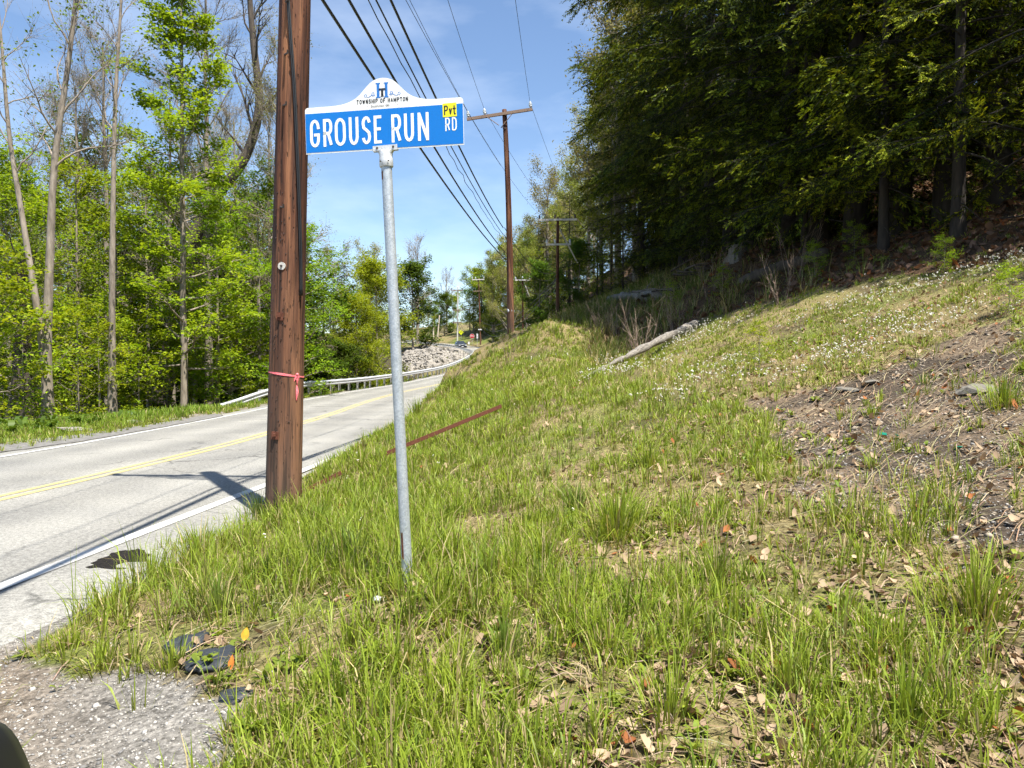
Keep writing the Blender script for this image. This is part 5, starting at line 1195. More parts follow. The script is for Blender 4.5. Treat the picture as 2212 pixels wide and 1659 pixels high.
# ------------------------------------------------------------------ planting
ORD = ['first', 'second', 'third', 'fourth', 'fifth', 'sixth', 'seventh', 'eighth', 'ninth', 'tenth', 'eleventh', 'twelfth', 'thirteenth', 'fourteenth', 'fifteenth', 'sixteenth']
def order(seq):
    v = sorted(seq); return [ORD[v.index(q)] for q in seq]
def plant(key, x, y, s=1.0, rz=None, label=None, cat='tree', group=None, name=None, z=None, sink=0.15, sz=None):
    w_, l_, m_ = PROTO[key]
    root = empty(name or ('hemlock_tree' if 'hemlock' in key else 'maple_tree' if 'maple' in key else 'sapling' if key == 'sapling' else 'bare_tree' if ('bare' in key) else 'leafy_tree'),
                 (x, y, (gz(x, y) if z is None else z) - sink), (0, 0, random.uniform(0, 6.28) if rz is None else rz), label, cat, group)
    root.scale = (s, s, sz or s)
    for nm, me in (('trunk', w_), ('crown', l_)):
        o = bpy.data.objects.new(nm, me); C.objects.link(o); o.parent = root
    return root
def pxy(px, depth): return ((px - 1106) / F_PX * depth, depth)
def local(pts, depth, base): return np.array([at(p[0], p[1], depth) - base for p in pts])

# trees of their own along the far side of the road
D = 24.0; b_ = at(105, 897, D); b_[2] = gz(b_[0], b_[1])
tr = catmull(local([(105, 905), (101, 760), (108, 560), (118, 350), (150, 120), (168, -60), (176, -230)], D, b_), 3)
fk = catmull(local([(98, 790), (76, 640), (45, 450), (20, 290), (4, 100), (-14, -80)], D, b_), 3)
bare('twin_bare', 31, 14, .165, .45, 3.0, 16, ns=5, nt=4, bud=.11, a=(0.12, 0.17, 0.02), b=(0.20, 0.26, 0.03), keep=.5, per=2, wmat=M['bark_grey'], trunk=tr, forks=[(fk, .12)], rmin=.007)
plant('twin_bare', b_[0], b_[1], rz=0, label='tan tree forking into two tall stems, nearest the left edge', name='forked_tree', sink=0)
D = 27.5; b_ = at(243, 884, D); b_[2] = gz(b_[0], b_[1])
tr = catmull(local([(243, 892), (242, 640), (245, 400), (250, 200), (262, 0), (270, -200)], D, b_), 3)
bare('slim_bare', 32, 16, .135, .5, 2.6, 16, ns=5, nt=4, bud=.11, a=(0.12, 0.17, 0.02), b=(0.20, 0.26, 0.03), keep=.5, per=2, wmat=M['bark_grey'], trunk=tr, rmin=.007)
plant('slim_bare', b_[0], b_[1], rz=0, label='slim straight pale trunk between the forked tree and the tall maple', name='slim_tree', sink=0)
D = 46.0; b_ = at(345, 850, D); b_[2] = gz(b_[0], b_[1])
tr = catmull(local([(345, 870), (385, 650), (430, 490), (475, 415), (530, 340), (560, 230), (548, 100), (536, -60), (540, -160)], D, b_), 3)
bare('leaning_bare', 33, 20, .50, .5, 5.0, 22, ns=6, nt=5, bud=.09, a=(0.24, 0.22, 0.09), b=(0.29, 0.28, 0.13), keep=.9, per=2, wmat=M['bark_dark'], trunk=tr, rmin=.010)
plant('leaning_bare', b_[0], b_[1], rz=0, label='thick dark tree leaning right behind the maples, hung with catkins', name='leaning_tree', sink=0)
D = 27.0; b_ = at(52, 900, D); b_[2] = gz(b_[0], b_[1])
tr = catmull(local([(52, 905), (50, 760), (44, 640), (46, 560)], D, b_), 3)
bare('stout_bare', 34, 16, .46, .5, 2.2, 8, ns=4, nt=4, bud=.13, a=(0.10, 0.15, 0.02), b=(0.18, 0.24, 0.03), keep=.8, per=3, wmat=M['bark_dark'], trunk=tr, rmin=.008)
plant('stout_bare', b_[0], b_[1], rz=0, label='stout dark broken trunk low at the far left behind the forked tree', name='stout_tree', sink=0)
x, y = pxy(398, 34.0); plant('maple_tall', x, y, 1.0, 0.4, label='tallest bright green maple, just left of the near utility pole')
x, y = pxy(617, 43.0); plant('bare_b', x, y, 1.0, 2.2, label='half-bare tree whose branches reach out right behind the near pole')
x, y = pxy(640, 41.0); plant('maple_b', x, y, .9, 1.2, label='small leafy maple standing directly behind the near pole')

r_ = np.random.default_rng(77)
for k, (px, dep, key, s) in enumerate([(-40, 30, 'maple_a', .9), (60, 33, 'maple_b', 1.0), (170, 35, 'maple_a', .95), (255, 36, 'maple_b', .95), (320, 42, 'maple_a', 1.1), (470, 40, 'maple_b', 1.05), (560, 44, 'maple_c', .95), (150, 42, 'maple_a', 1.05), (20, 40, 'maple_c', 1.0), (500, 50, 'maple_c', 1.0), (420, 52, 'maple_a', 1.2)]):
    x, y = pxy(px, dep); plant(key, x, y, s, label='bright leafy maple across the road, %s from the left in its row' % ORD[sorted([-40, 60, 170, 255, 320, 470, 560, 150, 20, 500, 420]).index(px)], group='maples along the far verge')
for k in range(28):
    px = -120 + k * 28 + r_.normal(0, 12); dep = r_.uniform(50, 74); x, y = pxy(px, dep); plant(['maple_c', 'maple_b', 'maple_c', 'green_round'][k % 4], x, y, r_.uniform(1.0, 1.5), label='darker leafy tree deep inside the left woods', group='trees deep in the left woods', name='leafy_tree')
for k in range(16):
    px = -90 + k * 45 + r_.normal(0, 14); dep = r_.uniform(46, 78); x, y = pxy(px, dep); plant(['bare_a', 'bare_b'][k % 2], x, y, r_.uniform(.9, 1.2) * (1.0 if dep < 60 else 1.12), label='tall tan half-bare tree above the left woods, %s from the left' % ORD[k], group='tall bare trees above the left woods')
sap = [(-10, 22.5, 1.0), (50, 24, .8), (170, 27, .85), (215, 30, 1.0), (300, 32, .9), (445, 39, 1.15), (520, 41, 1.1), (590, 44, 1.0), (-60, 26, 1.1), (130, 33, 1.1), (360, 39, 1.1)]
for k, (px, dep, s) in enumerate(sap):
    x, y = pxy(px, dep); plant('sapling', x, y, s, label='yellow-green sapling under the trees across the road, %s from the left' % ORD[sorted(q[0] for q in sap).index(px)], group='saplings under the left trees')
# the clump below the road in the middle distance
for px, dep, key, s, lab in [(700, 78, 'hemlock_far', .8, 'dark evergreen just right of the near pole in the hollow'), (745, 84, 'hemlock_far', .82, 'second dark evergreen in the hollow, left of the yellow-green tree'),
                             (815, 84, 'olive_tree', 1.1, 'large yellow-green tree in the hollow, behind the sign post'), (770, 72, 'olive_tree', .75, 'smaller yellow-green tree in front of the dark evergreens'),
                             (892, 152, 'green_round', 1.55, 'rounded deep green tree at the right end of the hollow'), (902, 168, 'oak_bare', 1.2, 'bare spreading oak showing above the right end of the hollow'),
                             (672, 66, 'maple_c', .8, 'leafy tree touching the right side of the near pole'), (795, 96, 'olive_tree', 1.0, 'yellow-green tree furthest back in the hollow, left of the rock slope'),
                             (720, 95, 'bare_hill', .95, 'bare tan tree far behind the hollow evergreens'), (800, 100, 'bare_hill', .9, 'bare tan tree peeping over the yellow-green tree'), (690, 60, 'green_round', .55, 'low round bush behind the near guardrail beside the pole'),
                             (745, 66, 'green_round', .5, 'low round bush behind the near guardrail, middle one'), (790, 74, 'green_round', .45, 'low round bush behind the guardrail left of the rocks')]:
    x, y = pxy(px, dep); plant(key, x, y, s, label=lab)
for px, dep, key, s, lab in [(965, 235, 'oak_bare', 1.0, 'bare round-topped tree in the farthest gap, left of the grey pole'), (960, 205, 'green_round', 1.0, 'round green tree behind the far guardrail'), (925, 205, 'bare_hill', .7, 'thin bare tree behind the far guardrail posts'),
                             (980, 225, 'olive_tree', .75, 'olive tree at the foot of the grey far pole'), (940, 215, 'green_round', .7, 'small green tree left of the leaning bare pole'), (905, 195, 'olive_tree', .8, 'olive tree above the start of the far guardrail'),
                             (1046, 176, 'green_round', .45, 'light green bush beside the foot of the slender pole'), (1068, 150, 'green_round', .5, 'light green bush right of the slender pole')]:
    x, y = pxy(px, dep); plant(key, x, y, s, label=lab)

# the hillside on the right
hem = [(1432, 47, 'hemlock_a', .95), (1478, 41, 'hemlock_a', 1.05), (1530, 36.5, 'hemlock_a', 1.1), (1575, 32.5, 'hemlock_a', 1.1), (1625, 28.5, 'hemlock_a', 1.1), (1700, 25.5, 'hemlock_a', 1.1), (1765, 24, 'hemlock_b', 1.2), (1845, 22.5, 'hemlock_b', 1.25), (1940, 21, 'hemlock_b', 1.2), (2040, 19.5, 'hemlock_b', 1.2), (2150, 19, 'hemlock_b', 1.2)]
for px, dep, key, s in hem:
    x, y = pxy(px, dep); plant(key, x, y, s, label='dark hemlock fronting the hillside woods, %s from the left' % ORD[hem.index((px, dep, key, s))], group='hemlocks fronting the hillside woods')
for k in range(15):
    px = 1380 + k * 68 + r_.normal(0, 15); dep = 50 - k * 1.5 + r_.normal(0, 1.5); x, y = pxy(px, dep); plant(['hemlock_b', 'hemlock_a'][k % 2], x, y, r_.uniform(.95, 1.2), label='unseen hemlock added off to the right to shade the hillside woods', group='hemlocks deeper in the hillside woods')
for k in range(6):  # hemlocks beyond the right edge of view, added to shade the woods
    x, y = [(23, 12), (21, 18), (26, 20), (14.2, 9.5), (17.5, 13), (19, 7)][k]; plant('hemlock_b', x, y, r_.uniform(.95, 1.15), label='unseen hemlock added off to the right to shade the hillside woods', group='hemlocks deeper in the hillside woods')
for k, (px, dep) in enumerate([(1460, 56), (1420, 64), (1500, 60), (1540, 50), (1450, 72)]):
    x, y = pxy(px, dep); plant('hemlock_a', x, y, 1.05, label='unseen hemlock added off to the right to shade the hillside woods', group='hemlocks deeper in the hillside woods')
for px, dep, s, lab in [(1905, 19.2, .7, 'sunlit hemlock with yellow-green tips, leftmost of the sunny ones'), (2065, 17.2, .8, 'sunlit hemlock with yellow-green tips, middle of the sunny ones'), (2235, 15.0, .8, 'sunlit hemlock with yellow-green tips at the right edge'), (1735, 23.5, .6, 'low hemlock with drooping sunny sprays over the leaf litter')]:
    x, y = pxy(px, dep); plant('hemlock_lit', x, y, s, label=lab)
for px, dep, key, s, lab in [(1335, 50, 'bare_hill', 1.15, 'half-bare tree at the left edge of the dark hemlocks, upper one'), (1372, 56, 'bare_leafy', 1.2, 'pale leafy tree rising behind the left edge of the hemlocks'), (1300, 62, 'bare_leafy', .95, 'pale green tree below the left edge of the hemlocks'), (1270, 74, 'bare_hill', .9, 'tan half-bare tree left of the hemlocks on the hill'),
                             (1235, 92, 'bare_leafy', .95, 'pale leafy tree above the pole with two pale arms'), (1185, 98, 'bare_hill', 1.1, 'tan spreading tree behind the brown pole top'), (1140, 112, 'bare_leafy', .95, 'pale leafy tree right of the brown pole'), (1205, 118, 'bare_hill', 1.15, 'tan tree furthest up the hill behind the brown pole'), (1100, 128, 'bare_hill', 1.0, 'tan tree directly behind the brown pole shaft'), (1065, 150, 'bare_leafy', .9, 'pale tree left of the brown pole shaft'),
                             (1320, 80, 'bare_leafy', 1.0, 'pale tree glimpsed between the hemlocks and the hill crest'), (1250, 60, 'green_round', .5, 'green bush right of the pole with two pale arms'), (1165, 72, 'green_round', .55, 'green bush left of the pole with two pale arms'), (1230, 70, 'hemlock_far', .55, 'young hemlock behind the pole with two pale arms'), (1180, 84, 'hemlock_far', .6, 'young hemlock right of the brown pole')]:
    x, y = pxy(px, dep); plant(key, x, y, s, label=lab)
for k, (x, y) in enumerate([(-7.5, 187), (0, 170), (5, 146), (9, 122), (1, 190), (8, 150), (-3, 196)]):
    plant('hemlock_a', x, y, r_.uniform(.75, .9), label='dark evergreen on the far hillside above the road', group='evergreens on the far hillside')
for k, (x, y, key) in enumerate([(-4, 178, 'green_round'), (3, 158, 'bare_leafy'), (-10, 198, 'olive_tree'), (7, 134, 'bare_leafy'), (6, 165, 'olive_tree'), (10, 140, 'bare_hill'), (-6, 205, 'bare_leafy'), (2, 178, 'bare_leafy'), (11, 128, 'bare_leafy'), (4, 150, 'green_round'), (-8, 192, 'green_round'), (-1, 168, 'olive_tree'), (12, 112, 'bare_leafy'), (14, 100, 'bare_leafy'), (8, 118, 'olive_tree')]):
    plant(key, x, y, r_.uniform(1.15, 1.4) if key in ('green_round', 'olive_tree') else r_.uniform(.95, 1.15), label='light green leafy tree among the evergreens on the far hillside', group='leafy trees on the far hillside', name='leafy_tree')
for k, (px, dep) in enumerate([(1290, 47), (1320, 43), (1345, 39), (1300, 55)]):
    x, y = pxy(px, dep); plant('hemlock_lit', x, y, .35, label='small light green hemlock at the foot of the dark woods', group='small hemlocks at the wood edge')

# dead shrubs and leafy bushes on the bank
def dry_shrub(px, py, h, n, label, seed):
    rng = np.random.default_rng(seed); p = ground_at(px, py); W_ = Wood()
    for i in range(n):
        a = rng.uniform(0, 6.28); q = wander(rng, np.array([.12 * math.cos(a), .12 * math.sin(a), -.05]), (math.cos(a) * .3, math.sin(a) * .3, 1), h * rng.uniform(.6, 1.1), 8, .07, .02); W_.tube(q, np.linspace(.008, .002, 8), 4)
        for j in range(6):
            k = rng.integers(2, 7); e = wander(rng, q[k], q[k] - q[k - 1] + rng.normal(0, .09, 3), h * rng.uniform(.15, .35), 4, .12, .03); W_.tube(e, np.linspace(.004, .0015, 4), 3)
    root = empty('dry_shrub', tuple(p), (0, 0, 0), label, 'shrub', 'dead shrubs on the bank'); o = link('stems', W_.mesh('stems'), mat_plain('dry reddish stems', (.16, .105, .075), .9, 0, (.33, .24, .18), 0, 8), root)
for k, (px, py, h, n, lab) in enumerate([(1385, 775, 1.5, 12, 'dead reddish shrub standing over the lower half of the weathered log'), (1458, 715, 1.5, 8, 'dead shrub just above the weathered log, right of the first'), (1530, 640, 1.7, 9, 'dead shrub at the top end of the weathered log'), (1712, 610, 1.7, 10, 'dead shrub in front of the brown log in the litter'), (1335, 730, 1.3, 12, 'dead shrub left of the weathered log in shade'), (1300, 720, 1.2, 12, 'dead shrub in the hollow just right of the grassy hump'), (1100, 770, 1.0, 6, 'dead stalks on the crest near the brown pole'), (1690, 655, 1.2, 7, 'dead stalks at the top edge of the flower patch')]): dry_shrub(px, py, h, n, lab, 60 + k)
def bush(px, py, s, label):
    p = ground_at(px, py); return plant('sapling', p[0], p[1], s, label=label, name='leafy_bush', cat='bush', sink=.1)
for k, (px, py, s, lab) in enumerate([(1560, 640, .2, 'bright small bush by the top end of the weathered log'), (1450, 665, .2, 'green bush in the shade above the weathered log'), (1845, 560, .2, 'seedling with green leaves alone in the leaf litter'), (2040, 590, .15, 'dark leafy bush on the upper meadow edge at right'), (2180, 680, .14, 'leafy bush at the right edge of the meadow'), (1760, 600, .2, 'small green seedling left of the upper meadow edge'), (1640, 800, .15, 'low yellow-green sprout in the flower meadow')]): bush(px, py, s, lab)
def brush(px, py, label, seed):
    rng = np.random.default_rng(seed); p = ground_at(px, py); root = empty('brush_pile', tuple(p), (0, 0, 0), label, 'brush pile')
    for i in range(9):
        a = rng.uniform(-.6, .6); W_ = Wood(); q = wander(rng, np.array([rng.uniform(-1.2, .2), rng.uniform(-.4, .4), .1 + rng.random() * .35]), (math.cos(a), math.sin(a), rng.normal(.12, .2)), rng.uniform(1, 2.4), 7, .14, 0); W_.tube(q, np.linspace(.045, .012, 7), 6)
        for j in range(3):
            k = rng.integers(2, 6); e = wander(rng, q[k], q[k] - q[k - 1] + rng.normal(0, .2, 3), .6, 4, .15, .02); W_.tube(e, np.linspace(.018, .004, 4), 4)
        link('branch', W_.mesh('branch'), M['bark_dark'] if i % 3 else M['log'], root)
brush(1420, 650, 'tangle of dead pale branches in the shade beyond the ditch', 5); brush(1500, 600, 'smaller heap of dead branches near the stump', 6)

# ------------------------------------------------------------------ grass, weeds, flowers, litter, stones
G = np.random.default_rng(2024)
SLABS = [(*ground_at(398, 1405)[:2], .17), (*ground_at(450, 1445)[:2], .2), (*ground_at(430, 1475)[:2], .18)]
def depths(n, d0, d1, p, rng):
    """depth samples whose ground density falls as depth**-p"""
    q = 2 - p; u = rng.random(n)
    return (d0 ** q + u * (d1 ** q - d0 ** q)) ** (1 / q) if abs(q) > 1e-6 else d0 * (d1 / d0) ** u
def fan(n, d0, d1, p, rng, side=0.80, lo=None):
    d = depths(n, d0, d1, p, rng); x = rng.uniform(-(side * d + 0.4), side * d + 1.5, n); return x, d
def cover(x, y):
    """how thickly grass grows here, 0..1"""
    g, b, w = zone(x, y); rd, _ = road_near(x, y); c = np.ones(len(x))
    c *= 0.13 + 1.05 * smoothstep(.36, .60, fbm(x, y, 0.9, 3, 31)); c *= 0.55 + .7 * fbm(x, y, 3.0, 2, 37)
    c = np.where(b > 0, c * (.10 + .25 * smoothstep(6.0, 4.6, y)), c); c = np.where(w > 0, c * .06, c); c = np.where(g > 0, .035 * smoothstep(-3.0, -1.6, x), c)
    lit = smoothstep(0.2, 2.2, x + .25 * (6 - y)) * smoothstep(6.5, 3.5, y); c *= 1 - .38 * lit
    for sx_, sy_, sr_ in SLABS: c = np.where(np.hypot(x - sx_, (y - sy_) * .8) < sr_, c * .05, c)
    c = np.where((np.abs(rd) < 3.75 - inset(y) * (rd > 0)), 0, c)
    return c
def blades(name, P, h, w, lean, az, col, mat, tipfade=0.75, bend=1.0):
    """curved blades: base pair, middle pair, tip"""
    n = len(P); dx = np.cos(az); dy = np.sin(az); D_ = np.stack([dx, dy, np.zeros(n)], 1); S_ = np.stack([-dy, dx, np.zeros(n)], 1)
    tw = G.uniform(-.9, .9, n); S_ = S_ * np.cos(tw)[:, None] + D_ * np.sin(tw)[:, None]
    up = np.array([0, 0, 1.0]); m = P + D_ * (h * lean * .38)[:, None] + up * (h * .58 * np.sqrt(np.clip(1 - (lean * .5) ** 2, .1, 1)))[:, None]
    t = P + D_ * (h * lean * bend)[:, None] + up * (h * np.sqrt(np.clip(1 - (lean * .9) ** 2, .04, 1)))[:, None]
    a = S_ * (w * .5)[:, None]; V = np.stack([P - a, P + a, m - a * .8, m + a * .8, t], 1).reshape(-1, 3); i = 5 * np.arange(n)
    F4 = np.stack([i, i + 1, i + 3, i + 2], 1); F3 = np.stack([i + 2, i + 3, i + 4], 1)
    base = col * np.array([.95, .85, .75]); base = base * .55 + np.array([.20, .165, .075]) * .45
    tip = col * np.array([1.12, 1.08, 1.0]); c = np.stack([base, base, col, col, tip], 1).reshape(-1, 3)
    return V, [F4, F3], c
def add_blades(store, P, h, w, lean, az, col):
    store.append((P, h, w, lean, az, col))
def build_blades(name, store, mat, label, cat):
    P, h, w, lean, az, col = [np.concatenate(k) for k in zip(*store)]
    V, F, c = blades(name, P, h, w, lean, az, col, mat); o = link(name, np_mesh(name, V, F, c), mat); tag(o, label, cat, kind='stuff'); return o
YG_A, YG_B = np.array([0.140, 0.210, 0.015]), np.array([0.290, 0.350, 0.036]); BG = np.array([0.140, 0.205, 0.028]); STRAW = np.array([0.42, 0.34, 0.17])
def tufts(store, x, y, nb, h0, spread, rng, bluish=0.1, dry=0.10, wscale=1.0, lean0=0.35, colk=None):
    n = len(x); z = height(x, y); cnt = np.maximum(3, rng.poisson(nb, n)); idx = np.repeat(np.arange(n), cnt); m = len(idx)
    d = y[idx]; az = rng.uniform(0, 2 * np.pi, m); rr_ = np.abs(rng.normal(0, 1, m)) * spread[idx]
    P = np.column_stack([x[idx] + rr_ * np.cos(az), y[idx] + rr_ * np.sin(az), z[idx] - .015])
    P[:, 2] = height(P[:, 0], P[:, 1]) - .012
    h = h0[idx] * rng.uniform(.45, 1.15, m); lean = np.clip(np.abs(rng.normal(lean0, .22, m)) * (.5 + .7 * rr_ / (spread[idx] + 1e-6)), .02, 1.05)
    w = (.0042 + .0052 * rng.random(m)) * (1 + np.clip(d - 5, 0, 60) * .085) * wscale
    tone = rng.random(n)[idx][:, None] * .7 + rng.random((m, 1)) * .3; col = YG_A * (1 - tone) + YG_B * tone
    if colk is not None: col = col * colk
    bl = (rng.random(n) < bluish)[idx][:, None]; col = np.where(bl, BG * rng.uniform(.8, 1.25, (m, 1)), col)
    dr_ = (rng.random(m) < dry * (1 + 2.0 * (h < h0[idx] * .65)))[:, None]; col = np.where(dr_, STRAW * rng.uniform(.55, 1.25, (m, 1)), col)
    add_blades(store, P, h, w, lean, az + rng.normal(0, .5, m), col * rng.uniform(.85, 1.15, (m, 1)))
gs = []
# tussocks
x, y = fan(39000, 2.2, 40, 1.5, G); k = G.random(len(x)) < cover(x, y) * .9; x, y = x[k], y[k]
tall = smoothstep(0.6, -1.2, x) * smoothstep(3.6, 4.6, y) * smoothstep(12, 8, y) + .5 * smoothstep(1.5, -1.5, x) * smoothstep(8, 12, y)          # tall growth between the post and the road
h0 = (.085 + .085 * G.random(len(x)) ** 1.5) * (1 + .85 * tall + .55 * smoothstep(8, 4, y)) * (1 + .5 * (G.random(len(x)) < .10)) * (1 - .35 * in_poly(x, y, Z_FLOWER))
tufts(gs, x, y, 14, h0, .022 + .035 * G.random(len(x)), G, bluish=.06, dry=.13, lean0=.45)
# short sward between them
x, y = fan(66000, 2.2, 30, 1.25, G); k = G.random(len(x)) < (cover(x, y) * .6 + .22) * (zone(x, y)[0] < .5); x, y = x[k], y[k]; kk = np.abs(road_near(x, y)[0]) > 3.75 - inset(y); x, y = x[kk], y[kk]
kb = zone(x, y)[1] < .5; x, y = x[kb], y[kb]
tufts(gs, x, y, 3.2, .035 + .06 * G.random(len(x)), np.full(len(x), .07), G, bluish=.04, dry=.26, lean0=.7, wscale=1.15)
x, y = fan(11000, 11, 46, 0.7, G); k = (G.random(len(x)) < cover(x, y) * .7 + .18) & (zone(x, y)[2] < .5) & (zone(x, y)[0] < .5) & (zone(x, y)[1] < .5) & (road_near(x, y)[0] > 3.3); x, y = x[k], y[k]
tufts(gs, x, y, 8, .06 + .10 * G.random(len(x)), np.full(len(x), .14), G, bluish=.06, dry=.22)
x = G.uniform(-3.2, 4.5, 9000); y = 6.5 + 24 * G.random(9000) ** 1.4; k = (G.random(9000) < (.35 + .65 * smoothstep(.4, .55, fbm(x, y, 1.3, 2, 71))) * smoothstep(4.5, 1.0, x)) & (zone(x, y)[2] < .5) & (zone(x, y)[0] < .5) & (zone(x, y)[1] < .5) & (road_near(x, y)[0] > 3.25); x, y = x[k], y[k]
tufts(gs, x, y, 9, (.11 + .14 * G.random(len(x))), np.full(len(x), .07), G, bluish=.07, dry=.12, lean0=.45)
# big individual clumps seen in the picture
for px, py, hh, nn, sp in [(1330, 1165, .42, 330, .10), (1180, 1240, .34, 160, .08), (1240, 1120, .36, 160, .09), (2110, 1340, .36, 260, .11), (2165, 880, .30, 220, .10), (1980, 1130, .32, 80, .07), (1545, 1265, .34, 130, .08), (1400, 1010, .30, 120, .08), (470, 1330, .34, 150, .10), (690, 1140, .30, 120, .05), (330, 1260, .36, 160, .10), (250, 1330, .30, 140, .10), (560, 1120, .34, 110, .10), (430, 1200, .34, 160, .12), (850, 1150, .25, 90, .08), (690, 1000, .38, 90, .10), (780, 960, .40, 100, .12), (900, 900, .45, 120, .18), (980, 840, .45, 110, .22), (1880, 900, .14, 60, .06), (2000, 830, .16, 50, .06), (1150, 870, .40, 130, .12), (1080, 950, .35, 120, .12), (1240, 1360, .26, 110, .08), (1090, 1420, .24, 90, .07), (1450, 1560, .26, 90, .07), (1700, 1500, .27, 110, .08), (1950, 1560, .28, 110, .08), (880, 1350, .26, 110, .09), (760, 1400, .26, 100, .08), (960, 1530, .2, 70, .06), (150, 1400, .16, 120, .10), (230, 1440, .14, 90, .09), (370, 1445, .15, 70, .08), (1275, 822, .28, 70, .12), (1310, 806, .26, 70, .14), (1350, 785, .28, 80, .14), (1395, 766, .24, 60, .14), (1440, 744, .26, 70, .16), (1480, 725, .22, 50, .14), (1230, 800, .35, 90, .2), (1130, 745, .4, 90, .3), (1200, 720, .35, 80, .3), (1060, 770, .45, 90, .3)]:
    p = ground_at(px, py)
    if abs(road_near([p[0]], [p[1]])[0][0]) < 3.3: continue
    tufts(gs, np.array([p[0]]), np.array([p[1]]), nn, np.array([hh]), np.array([sp]), G, bluish=.12 if px > 700 else .35, dry=.10, lean0=.42)
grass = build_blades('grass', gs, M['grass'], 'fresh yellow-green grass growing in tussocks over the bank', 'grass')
# far verge on the other side of the road
vs = []
n = 5500; i = G.integers(95, 175, n); off = -G.uniform(4.4, 9.5, n); x = RC[i, 0] + RN[i, 0] * off + G.normal(0, .2, n); y = RC[i, 1] + RN[i, 1] * off + G.normal(0, .2, n)
k = (G.random(n) < .35 + .6 * smoothstep(.35, .6, fbm(x, y, 2, 2, 41))); x, y = x[k], y[k]
tufts(vs, x, y, 9, .16 + .22 * G.random(len(x)) * smoothstep(16, 26, y), np.full(len(x), .10), G, bluish=.25, dry=.06, wscale=1.25, colk=np.array([.85, .95, 1.0]))
n = 3000; i = G.integers(150, 240, n); off = -G.uniform(4.6, 8.5, n); x = RC[i, 0] + RN[i, 0] * off; y = RC[i, 1] + RN[i, 1] * off
tufts(vs, x, y, 6, .25 + .25 * G.random(n), np.full(n, .15), G, bluish=.3, dry=.08, wscale=1.2, colk=np.array([.8, .9, 1.0]))
build_blades('verge_grass', vs, M['grass'], 'long grass along the far verge below the trees', 'grass')
# dry bent grass in the shade of the ditch and at the wood edge
ds = []
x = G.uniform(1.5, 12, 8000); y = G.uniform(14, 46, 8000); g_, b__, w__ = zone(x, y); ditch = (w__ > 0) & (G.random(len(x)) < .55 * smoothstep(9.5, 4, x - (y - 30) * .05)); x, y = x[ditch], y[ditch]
tufts(ds, x, y, 11, .3 + .4 * G.random(len(x)), np.full(len(x), .10), G, bluish=.4, dry=.28, colk=np.array([.45, .5, .6]), lean0=.5)  # blade colour darkened to put the ditch's shade into it
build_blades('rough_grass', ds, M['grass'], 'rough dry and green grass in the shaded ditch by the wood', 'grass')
# straw lying flat
x, y = fan(34000, 2.2, 16, 1.6, G); g_, b__, w__ = zone(x, y); k = (g_ < .5) & (G.random(len(x)) < np.where(b__ > 0, .40, .42)); x, y = x[k], y[k]; n = len(x)
k = road_near(x, y)[0] > 3.8; x, y = x[k], y[k]; n = len(x)
az = np.where(zone(x, y)[1] > 0, G.normal(0.5, .5, n), G.uniform(0, 6.28, n)); P = np.column_stack([x, y, height(x, y) + G.uniform(.004, .03, n)]); col = mixcol(G, n, (.17, .125, .07), (.40, .32, .20), .25)
ss = [(P, G.uniform(.06, .30, n), G.uniform(.0022, .005, n) * (1 + y * .05), G.uniform(.9, 1.08, n), az, col)]
P_, h_, w_, l_, a_, c_ = ss[0]; S_ = np.stack([-np.sin(a_), np.cos(a_), 0 * a_], 1) * (w_ * .5)[:, None]; D_ = np.stack([np.cos(a_), np.sin(a_), 0 * a_], 1)
e = P_ + D_ * h_[:, None]; e[:, 2] = height(e[:, 0], e[:, 1]) + G.uniform(.0, .05, n); m = (P_ + e) / 2; m[:, 2] += G.uniform(0, .03, n); mS = S_ + np.array([0, 0, .0015])
V = np.stack([P_ - S_, P_ + mS, m - S_, m + mS, e - S_ * .4, e + mS * .4], 1).reshape(-1, 3); i = 6 * np.arange(n); F = np.concatenate([np.stack([i, i + 1, i + 3, i + 2], 1), np.stack([i + 2, i + 3, i + 5, i + 4], 1)])
tag(link('straw', np_mesh('straw', V, F, np.repeat(c_, 6, 0)), M['litter']), 'dead straw and stems lying over the slope', 'straw', kind='stuff')
# dead leaves, curled
def curl_leaves(name, x, y, size, rng, label, cols):
    n = len(x); z = height(x, y) + rng.uniform(.004, .035, n); az = rng.uniform(0, 6.28, n); s = size * np.clip(rng.lognormal(0, .35, n), .4, 1.45)
    til = rng.normal(0, .55, (n, 2)); A_ = np.stack([np.cos(az), np.sin(az), til[:, 0]], 1); B_ = np.stack([-np.sin(az), np.cos(az), til[:, 1]], 1); cu = rng.uniform(.1, .8, n); c0 = np.column_stack([x, y, z])
    pts = []
    for u, ws in ((-.5, .12), (-.2, .42), (.15, .36), (.5, .06)):
        ctr = c0 + A_ * (u * s)[:, None] + np.array([0, 0, 1.0]) * (cu * s * (u * u) * 1.2)[:, None]; jag = rng.uniform(.7, 1.3, n)
        for sg in (-1, 0, 1): pts.append(ctr + B_ * (sg * ws * s * jag)[:, None] + np.array([0, 0, 1.0]) * ((abs(sg)) * cu * s * .35)[:, None])
    V = np.stack(pts, 1).reshape(-1, 3); i = 12 * np.arange(n); F = []
    for r0_ in range(3):
        for c_ in range(2): a_ = i + r0_ * 3 + c_; F.append(np.stack([a_, a_ + 1, a_ + 4, a_ + 3], 1))
    tone = rng.random((n, 1)); col = np.array(cols[0]) * (1 - tone) + np.array(cols[1]) * tone; rust = (rng.random((n, 1)) < .05); col = np.where(rust, np.array([.30, .12, .04]), col) * rng.uniform(.75, 1.2, (n, 1))
    tag(link(name, np_mesh(name, V, np.concatenate(F), np.repeat(col, 12, 0)), M['litter']), label, 'leaf litter', kind='stuff')
